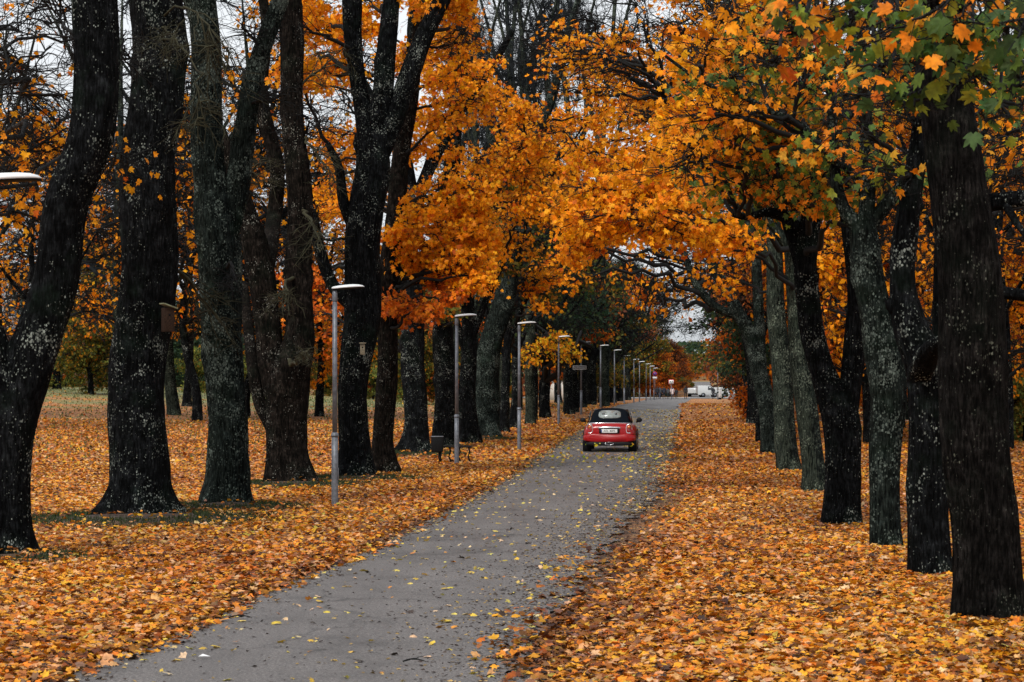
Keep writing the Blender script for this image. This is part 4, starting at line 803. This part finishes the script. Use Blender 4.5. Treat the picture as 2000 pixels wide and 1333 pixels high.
# ================================================================ car
def car():
    g=G(1190,74.2); r=empty('convertible_car',(g[0],g[1],float(zroad(g[1]))+.03),'red convertible with a black soft top driving away along the road','car'); r.rotation_euler=(0,0,-.072)
    red=plain('car_paint',(.27,.002,.004),.3,coat=.25,spec=.3,var=.06,scale=4); blk=plain('black_plastic',(.006,.006,.007),.6,spec=.2); fab=plain('soft_top_cloth',(.004,.006,.009),.95,var=.2,scale=200,spec=.05)
    chrome=plain('chrome',(.75,.75,.78),.15,metal=1,var=.03); gl=plain('dark_glass',(.02,.025,.028),.05,coat=1); rub=plain('tyre_rubber',(.006,.006,.006),.9,spec=.1)
    tl=plain('tail_lens',(.30,.012,.01),.15,coat=1); am=plain('amber_lens',(.55,.13,.01),.15,coat=1); pl=plain('plate_white',(.62,.62,.60),.4,var=.03); win=plain('rear_screen',(.22,.25,.24),.12,coat=1,var=.35,scale=5)
    b=lambda mb,n,m,p=r,**k: mb.build(n,m,p,local=True,**k)
    def sup(y,w,z0,z1,e=4,S=40,dy=0,sh=0):
        a=np.linspace(0,2*math.pi,S,endpoint=False); cz=(z0+z1)/2; h=(z1-z0)/2; o=[]
        for t in a:
            cx=math.copysign(abs(math.cos(t))**(2/e),math.cos(t)); sz=math.copysign(abs(math.sin(t))**(2/e),math.sin(t))
            ww=w*(1-sh*max(0,sz)); o.append((ww*cx,y+dy*abs(cx)**2*1.0,cz+h*sz))
        return o
    # painted body: tumblehome sides, rounded tail, nose
    st=[(.02,.60,.42,.80,3,.10),(.05,.70,.40,.86,3.4,.10),(.12,.775,.37,.905,3.8,.10),(.25,.82,.34,.935,4,.09),(.6,.85,.30,.95,4.2,.08),(1.2,.862,.28,.95,4.4,.08),(2.2,.865,.28,.955,4.4,.08),(2.8,.86,.29,.95,4,.1),(3.3,.84,.31,.90,3.6,.12),(3.65,.78,.34,.80,3.2,.15),(3.82,.62,.40,.68,2.8,.15)]
    body=b(MB().loft([sup(y,w,z0,z1,e,sh=s) for y,w,z0,z1,e,s in st]),'body',red,smooth=True)
    # rear bumper: upper red band with a bright crease, black lower valance
    b(MB().loft([sup(y,w,.33,.585,5) for y,w in [(-.035,.60),(-.02,.72),(.04,.80),(.16,.845),(.4,.866)]]),'rear_bumper',red,smooth=True)
    b(MB().tube([(x,-.03+.16*abs(x/.80)**4,.572+.012*(x/.8)**2) for x in np.linspace(-.80,.80,25)],.014,8),'bumper_edge',chrome if False else red,smooth=True)
    b(MB().loft([sup(y,w,.205,.345,4) for y,w in [(-.03,.52),(-.01,.66),(.06,.74),(.3,.76)]]),'valance',blk,smooth=True)
    # shoulder, boot lid lip
    b(MB().tube([(x,.235+.10*abs(x/.7)**3,.935-.012*(x/.7)**2) for x in np.linspace(-.7,.7,21)],.014,8),'boot_lid_edge',chrome,smooth=True)
    # soft top
    def tr(y,wb,wt,z0,z1,S=11):
        o=[(-wb,y,z0)]
        for k in range(S):
            t=math.pi-math.pi*k/(S-1); o.append((wt*math.copysign(abs(math.cos(t))**.62,math.cos(t)),y,z0+(z1-z0)*(.35+.65*math.sin(t)**.55)))
        o.append((wb,y,z0)); return o
    b(MB().loft([tr(.30,.70,.64,.90,.95),tr(.42,.70,.63,.91,1.07),tr(.60,.70,.61,.92,1.24),tr(.80,.70,.59,.92,1.36),tr(1.05,.70,.575,.92,1.405),tr(1.4,.70,.57,.92,1.41),tr(1.8,.71,.565,.92,1.395),tr(2.1,.72,.56,.92,1.36)]),'soft_top',fab,smooth=True)
    # rear screen lying on the sloping back of the roof
    def onroof(u,v):   # u across, v up the slope
        y=.435+.285*v; z=1.085+.235*v; return (u*(.375-.035*v),y-.022,z+.012)
    q=[]
    for t in np.linspace(0,2*math.pi,32,endpoint=False):
        cu=math.copysign(abs(math.cos(t))**.5,math.cos(t)); cv=math.copysign(abs(math.sin(t))**.6,math.sin(t)); q.append(onroof(cu,.5+.5*cv))
    q=np.array(q); nrm=np.array([0,-.64,.77]); b(MB().loft([q-nrm*.05,q+nrm*.012]),'rear_window',win)
    for x,s in ((-.21,1),(.2,.8)):
        hd=q.mean(0)+np.array([x,0,0]); a=np.linspace(0,6.28,14,endpoint=False)
        mb=MB(); rr=[hd+nrm*.014+np.array([.055*s*math.cos(t),.055*math.sin(t)*.75,.055*math.sin(t)*.64]) for t in a]; mb.loft([np.array(rr)-nrm*.004,np.array(rr)+nrm*.001]); b(mb,'headrest_outline',gl)
    # side windows and windscreen
    for s in (-1,1):
        b(MB().loft([[(s*.70,.95,.945),(s*.645,.98,1.26),(s*.64,1.6,1.30),(s*.66,2.15,1.20),(s*.715,2.4,.95)],[(s*.725,.95,.945),(s*.665,.98,1.27),(s*.66,1.6,1.31),(s*.68,2.15,1.21),(s*.735,2.4,.95)]]),'side_window',gl)
    b(MB().loft([[(-.66,2.55,.94),(.66,2.55,.94),(.55,2.08,1.345),(-.55,2.08,1.345)],[(-.67,2.57,.95),(.67,2.57,.95),(.56,2.1,1.36),(-.56,2.1,1.36)]]),'windscreen',gl)
    # tail lamps: upright rounded lenses with thick bright rings
    for s in (-1,1):
        cx,cz,w,h=s*.635,.755,.105,.165
        oy=.035
        def rg(k,y): return [(cx+k*w*math.copysign(abs(math.cos(t))**.6,math.cos(t))*(1+.12*math.sin(t)*-1),y+.06*abs(math.cos(t)+s)/2*0+(.11 if False else 0)+.10*max(0,s*(math.cos(t))),cz+k*h*math.copysign(abs(math.sin(t))**.7,math.sin(t))) for t in np.linspace(0,2*math.pi,28,endpoint=False)]
        lens=b(MB().loft([rg(.80,.16),rg(.80,oy-.01),rg(.5,oy-.022)]),'tail_light',tl,smooth=False)
        mb=MB(); K=28; ra=np.array(rg(1.0,oy)); rb=np.array(rg(.74,oy)); 
        V=np.vstack([ra+[0,.1,0],ra+[0,-.012,0],(ra+rb)/2+[0,-.03,0],rb+[0,-.018,0],rb+[0,.1,0]]); i=np.arange(4)[:,None]*K; j=np.arange(K)[None]; j2=(j+1)%K
        mb.add(V,[np.stack([i+j,i+j2,i+K+j2,i+K+j],-1).reshape(-1,4)]); mb.build('chrome_ring',chrome,lens,local=False,M=None) if False else None
        ringo=b(mb,'chrome_ring',chrome,smooth=True); ringo.parent=lens
        a_=b(MB().loft([[(cx+.045*math.cos(t),oy-y_,cz+.055+.05*math.sin(t)) for t in np.linspace(0,2*math.pi,16,endpoint=False)] for y_ in (.0,.03)]),'indicator',am); a_.parent=lens
    # handle bar, plate recess, plate
    b(MB().loft([[(x,y0+.05*(x/.4)**2,.80+h-.02*(x/.36)**2) for (y0,h) in ((-.03,-.03*k),(-.045,-.012*k),(-.03,.028*k),(.04,.028*k),(.04,-.03*k))] for x,k in [(-.37,.35),(-.33,.9),(-.2,1.05),(0,1.1),(.2,1.05),(.33,.9),(.37,.35)]]),'boot_handle',chrome,smooth=False)
    b(MB().box((-.0,.0,.69),(.66,.06,.19)),'plate_recess',blk,bevel=.03)
    pt=b(MB().box((0,-.037,.68),(.52,.014,.115)),'number_plate',pl,bevel=.006)
    t=text_mesh('AEL 40M',.10,(0,-.0455,.682),(math.pi/2,0,0),blk,r,'plate_text',.001)
    b(MB().box((-.25,-.046,.68),(.028,.004,.10)),'plate_band',M['sign_blue'])
    # exhaust surround, fog lamps
    a=np.linspace(0,2*math.pi,24,endpoint=False)
    b(MB().loft([[(k*.15*math.cos(t),y,.27+k*.038*math.sin(t)) for t in a] for k,y in ((1,.02),(1,-.055),(.86,-.06),(.8,-.03))],cap=False),'exhaust_surround',chrome,smooth=True)
    for x in (-.30,-.46): disc(MB(),(x,-.038,.275),.026,.02,14).build('fog_lamp',plain('fog_lens',(.35,.33,.05),.3),r,local=True)
    b(MB().box((.0,-.02,.305),(.9,.02,.012)),'valance_trim',blk)
    # mirrors
    for s in (-1,1):
        mr=b(MB().loft([[(s*.93+.095*c*math.cos(t),2.05+y,1.0+.075*c*math.sin(t)) for t in a] for c,y in ((.75,-.06),(1,-.04),(1.,.03),(.7,.09),(.2,.12))]),'door_mirror',blk,smooth=True)
        st_=b(MB().tube([(s*.83,2.08,.93),(s*.90,2.06,.965)],.025,8),'mirror_arm',blk); st_.parent=mr
    # wheels with dark arches
    for s in (-1,1):
        for y in (.72,3.12):
            a=np.linspace(0,2*math.pi,32,endpoint=False)
            rgx=lambda R,x:[(x,y+R*math.cos(t),.315+R*math.sin(t)) for t in a]
            arch=b(MB().loft([rgx(.375,s*.60),rgx(.375,s*.868),rgx(.34,s*.874)]),'wheel_arch',blk)
            wh=b(MB().loft([rgx(.25,s*.62),rgx(.30,s*.63),rgx(.315,s*.66),rgx(.315,s*.84),rgx(.30,s*.875),rgx(.215,s*.882)]),'wheel',rub,smooth=True)
            ty=b(MB().loft([rgx(.205,s*.86),rgx(.205,s*.885),rgx(.17,s*.887),rgx(.05,s*.89)]),'rim',chrome); ty.parent=wh
    b(MB().box((0,1.9,.26),(1.3,2.9,.1)),'underbody',blk)
    for s in (-1,1): disc(MB(),(s*.58,3.72,.66),.10,.12).build('headlight',chrome,r,local=True)
    return r
car()

# ================================================================ people at the far end
SK=plain('skin',(.45,.27,.2),.6); 
def person(px,D,lab,coat,legs,hair,H=1.72,face=1,stride=.22,arm=.1,grp=None,rz=0,skirt=False):
    g=G(px,D); z0=.03 if D<330 else .08
    r=empty('person',(g[0],g[1],g[2]+z0),lab,'person',grp); r.rotation_euler=(0,0,rz); k=H/1.72
    def skin(name,verts,edges,rad,mat):
        me=bpy.data.meshes.new(name); me.from_pydata([tuple(np.array(v)*k) for v in verts],edges,[]); o=bpy.data.objects.new(name,me); C.objects.link(o)
        m=o.modifiers.new('s','SKIN'); 
        for i,rr in enumerate(rad): me.skin_vertices[0].data[i].radius=(rr[0]*k,rr[1]*k) if isinstance(rr,tuple) else (rr*k,rr*k)
        me.skin_vertices[0].data[0].use_root=True
        s=o.modifiers.new('u','SUBSURF'); s.levels=s.render_levels=1
        dg=bpy.context.evaluated_depsgraph_get(); m2=bpy.data.meshes.new_from_object(o.evaluated_get(dg)); bpy.data.objects.remove(o)
        m2.materials.clear(); m2.materials.append(mat); o=bpy.data.objects.new(name,m2); C.objects.link(o); o.parent=r
        m2.polygons.foreach_set('use_smooth',[True]*len(m2.polygons)); return o
    s=stride; A=arm
    V=[(0,0,.93),(0,.01,1.12),(0,.01,1.32),(0,.01,1.44),(0,-.01,1.50),(0,-.02,1.58),(0,-.02,1.68),
       (.10,0,.90),(.11,s*.5,.50),(.11,s,.09),(.11,s-.14,.035),(-.10,0,.90),(-.11,-s*.3,.50),(-.11,-s*.9,.10),(-.11,-s*.9-.14,.035),
       (.19,.01,1.40),(.25,A*.4,1.14),(.24,A-.06,.92),(.24,A-.09,.83),(-.19,.01,1.40),(-.25,-A*.4,1.14),(-.24,-A-.1,.92),(-.24,-A-.13,.83)]
    E=[(0,1),(1,2),(2,3),(3,4),(4,5),(5,6),(0,7),(7,8),(8,9),(9,10),(0,11),(11,12),(12,13),(13,14),(3,15),(15,16),(16,17),(17,18),(3,19),(19,20),(20,21),(21,22)]
    R=[(.15,.11),(.14,.10),(.17,.11),(.13,.09),.055,.085,.075,.09,.062,.042,.04,.09,.062,.042,.04,.06,.045,.036,.03,.06,.045,.036,.03]
    skin('body',V,E,R,legs)
    VV=[(0,0,.80 if not skirt else .62),(0,0,.98),(0,.01,1.15),(0,.01,1.33),(0,.01,1.43),(.19,.01,1.40),(.25,A*.4,1.14),(.24,A-.055,.93),(-.19,.01,1.40),(-.25,-A*.4,1.14),(-.24,-A-.095,.93)]
    skin('coat',VV,[(0,1),(1,2),(2,3),(3,4),(4,5),(5,6),(6,7),(4,8),(8,9),(9,10)],[(.20,.15),(.19,.14),(.175,.13),(.20,.13),(.15,.11),.078,.062,.052,.078,.062,.052],coat)
    skin('hair',[(0,.02*face,1.56),(0,.02*face,1.63),(0,.012*face,1.70)],[(0,1),(1,2)],[.07,.098,.07],hair)
    hd=MB().loft([[(.075*k*c*math.cos(t),(-.035-.0*c+.078*c*math.sin(t))*k,(1.50+h)*k) for t in np.linspace(0,2*math.pi,16,endpoint=False)] for c,h in ((.5,0.0),(.85,.04),(1,.09),(.98,.13),(.7,.17))])
    hd.build('face',SK,r,local=True,smooth=True)
    for s_ in (-1,1): MB().tube([(s_*.03*k,-.11*k,1.60*k),(s_*.03*k,-.118*k,1.60*k)],.009*k,8).build('eye',M['dark'],r,local=True)
    for s_,ay in ((1,A-.09),(-1,-A-.13)):
        mb=MB(); base=np.array([s_*.24,ay,.83])*k
        for i in range(4): mb.tube([base+np.array([0,(-.03+.02*i)*k,0]),base+np.array([0,(-.035+.022*i)*k,-.045*k]),base+np.array([-s_*.012*k,(-.03+.02*i)*k,(-.085+.008*abs(i-1.5))*k])],[.010*k,.009*k,.007*k],6)
        mb.tube([base+np.array([0,-.03*k,.01]),base+np.array([-s_*.02*k,-.06*k,-.03*k]),base+np.array([-s_*.022*k,-.055*k,-.055*k])],[.011*k,.010*k,.008*k],6)
        mb.build('hand',SK,r,local=True,smooth=True)
cd=plain('dark_coat',(.012,.014,.02),.85); cn=plain('navy_coat',(.015,.02,.035),.85); cg=plain('grey_coat',(.05,.055,.06),.85); cw=plain('pale_coat',(.62,.5,.48),.85); tr_=plain('dark_trousers',(.012,.013,.018),.9); jn=plain('jeans',(.04,.055,.09),.9); hb=plain('brown_hair',(.03,.018,.01),.7); hr=plain('red_hood',(.35,.03,.02),.7)
PG='people walking at the far end of the road'
person(1284,318,'person in a long dark coat at the left of the walking group',cd,tr_,hb,1.78,1,.2,.1,PG,math.pi)
person(1289,321,'person in dark clothes, second from the left in the group',cg,jn,hb,1.70,1,.16,.08,PG,math.pi+.3)
person(1297,318,'person in a dark coat in the middle of the walking group',cn,tr_,hb,1.75,1,.24,.12,PG,math.pi-.2)
person(1305,322,'person in grey standing behind the pale coat',cg,tr_,hb,1.62,1,.1,.05,PG,math.pi)
person(1313,317,'person in a pale pinkish coat with a red hood',cw,jn,hr,1.72,1,.15,.1,PG,math.pi,True)
person(1321,319,'small person in dark clothes at the right of the group',cd,tr_,hb,1.45,1,.12,.06,PG,math.pi)
person(1339,316,'person in black walking alone right of the group',cd,tr_,hb,1.80,1,.2,.1,PG,math.pi-.1)
person(1393,322,'person in black standing left of the white cabinet',cd,tr_,hb,1.65,1,.1,.05,PG,math.pi)

# ================================================================ things in the far square
wp=plain('white_paint',(.42,.43,.43),.35,coat=.5,var=.05); wg=plain('van_glass',(.03,.035,.04),.1,coat=1)
g=G(1405,318); r=empty('electric_cabinet',g,'white upright cabinet at the far end of the right verge','cabinet')
MB().box((0,0,.8),(.62,.4,1.1)).build('cabinet_body',wp,r,local=True,bevel=.02); MB().box((0,0,.13),(.56,.36,.26)).build('plinth',M['dark'],r,local=True); MB().box((0,0,1.37),(.68,.46,.04)).build('cabinet_top',wp,r,local=True,bevel=.01)
MB().box((.22,-.21,.8),(.03,.02,.14)).build('handle',M['dark'],r,local=True)
def van(px,D,lab,Ln=4.6,Hh=2.3,rz=0,paint=None):
    g=G(px,D); r=empty('parked_van',(g[0],g[1],g[2]+.08),lab,'van'); r.rotation_euler=(0,0,rz); paint=paint or wp; w=.95
    prof=[(-Ln/2,.35),(-Ln/2,Hh*.93),(-Ln/2+.15,Hh),(Ln/2-1.5,Hh),(Ln/2-.8,Hh*.62),(Ln/2-.1,Hh*.5),(Ln/2,Hh*.35),(Ln/2,.35)]
    MB().loft([[(x,s*w,z) for x,z in prof] for s in (-1,1)]).build('van_body',paint,r,local=True,bevel=.05)
    MB().loft([[(Ln/2-1.45,s,Hh*.93),(Ln/2-.85,s,Hh*.62),(Ln/2-1.9,s,Hh*.62),(Ln/2-1.9,s,Hh*.93)] for s in (-w-.01,w+.01)]).build('side_window',wg,r,local=True)
    for x in (-Ln/2+.8,Ln/2-.8):
        for s in (-1,1):
            wh=disc(MB(),(x,s*(w-.08),.33),.33,.24).build('wheel',M['dark'],r,local=True); h=disc(MB(),(x,s*(w+.045),.33),.19,.02).build('rim',M['steel'],r,local=True); h.parent=wh
    MB().box((-Ln/2-.01,0,.45),(.05,1.8,.18)).build('bumper',M['dark'],r,local=True)
    for s in (-1,1): MB().box((Ln/2-.02,s*.7,.8),(.08,.3,.18)).build('headlight',M['steel'],r,local=True,bevel=.02)
van(1383,345,'white van parked across the far square left of the cabinet',3.4,1.75,.1)
van(1358,352,'low white car at the foot of the far street',3.4,1.35,1.35)
van(1432,342,'white van half hidden behind the last right-hand trunk',4.4,1.5,0.)
# pale building beyond the left field, seen between trunks
def house(px,D,w,h,lab,col=(.5,.47,.42)):
    g=G(px,D); r=empty('building',g,lab,'building'); m=plain('rendered_wall',col,.9,var=.08,scale=1); rf=plain('roof_tile',(.12,.05,.035),.8,var=.3,scale=3)
    MB().box((0,0,h/2-.3),(w,7,h)).build('wall',m,r,local=True)
    MB().loft([[(x,-3.8,h-.35),(x,3.8,h-.35),(x,0,h+1.6)] for x in (-w/2-.4,w/2+.4)]).build('roof',rf,r,local=True)
    for x in np.arange(-w/2+1.2,w/2-.8,2.1):
        f=MB().box((x,-3.52,h*.5),(1.,.06,1.3)).build('window',M['sign_white'],r,local=True); p=MB().box((x,-3.56,h*.5),(.8,.05,1.1)).build('pane',wg,r,local=True); p.parent=f
house(1130,300,8,3.0,'long low pale building with a tiled roof seen behind the lamp posts')
house(112,300,16,5.5,'pale house half hidden by bare trees beyond the field',(.55,.38,.30))
house(1800,185,13,3.5,'low pale building glimpsed between the right-hand trunks')
g=G(1418,352); r=empty('garden_wall',g,'low white wall across the far square, right of the cabinet','wall')
MB().box((0,0,.7),(5.0,.3,1.5)).build('wall_face',wp,r,local=True,bevel=.02); MB().box((0,0,1.49),(5.1,.42,.1)).build('coping',wp,r,local=True,bevel=.01)
for x in (-1.6,0,1.6): MB().box((x,-.2,.7),(.3,.12,1.5)).build('pier',wp,r,local=True,bevel=.01)

# ================================================================ light, sky, camera
sc=bpy.context.scene
w=bpy.data.worlds.new('World'); sc.world=w; w.use_nodes=True; nt=w.node_tree; bg=nt.nodes['Background']
EL,AZ=math.radians(48),math.radians(205)     # soft sun high behind the camera
sk=nt.nodes.new('ShaderNodeTexSky'); sk.sky_type='NISHITA'; sk.sun_disc=False; sk.sun_elevation=EL; sk.sun_rotation=AZ; sk.air_density=1; sk.dust_density=3; sk.ozone_density=1
hs=nt.nodes.new('ShaderNodeHueSaturation'); hs.inputs['Saturation'].default_value=.12   # overcast: the cloud layer whitens the sky
nt.links.new(sk.outputs[0],hs.inputs['Color']); mxs=nt.nodes.new('ShaderNodeMix'); mxs.data_type='RGBA'; mxs.inputs[0].default_value=.6; mxs.inputs[7].default_value=(3.15,3.35,3.55,1)
nt.links.new(hs.outputs[0],mxs.inputs[6]); nt.links.new(mxs.outputs[2],bg.inputs[0]); bg.inputs[1].default_value=.15
sun=bpy.data.lights.new('sun','SUN'); sun.energy=1.5; sun.angle=math.radians(14); sun.color=(1,.95,.88)
so=bpy.data.objects.new('sun',sun); C.objects.link(so)
d=np.array([math.sin(AZ)*math.cos(EL),math.cos(AZ)*math.cos(EL),math.sin(EL)])
from mathutils import Vector
so.rotation_euler=Vector(d).to_track_quat('Z','Y').to_euler(); so.location=(0,0,60)
cam=bpy.data.cameras.new('camera'); cam.sensor_width=36; cam.lens=81; cam.clip_start=.5; cam.clip_end=3000; cam.shift_y=(HY-666.5)/2000
cam.dof.use_dof=True; cam.dof.focus_distance=52; cam.dof.aperture_fstop=9
co=bpy.data.objects.new('camera',cam); C.objects.link(co); co.location=(0,0,HC); co.rotation_euler=(math.pi/2,0,0); sc.camera=co
sc.view_settings.view_transform='Standard'; sc.view_settings.look='None'; sc.view_settings.exposure=0.78; sc.view_settings.gamma=1
sc.cycles.max_bounces=6; sc.cycles.transmission_bounces=3; sc.cycles.diffuse_bounces=3
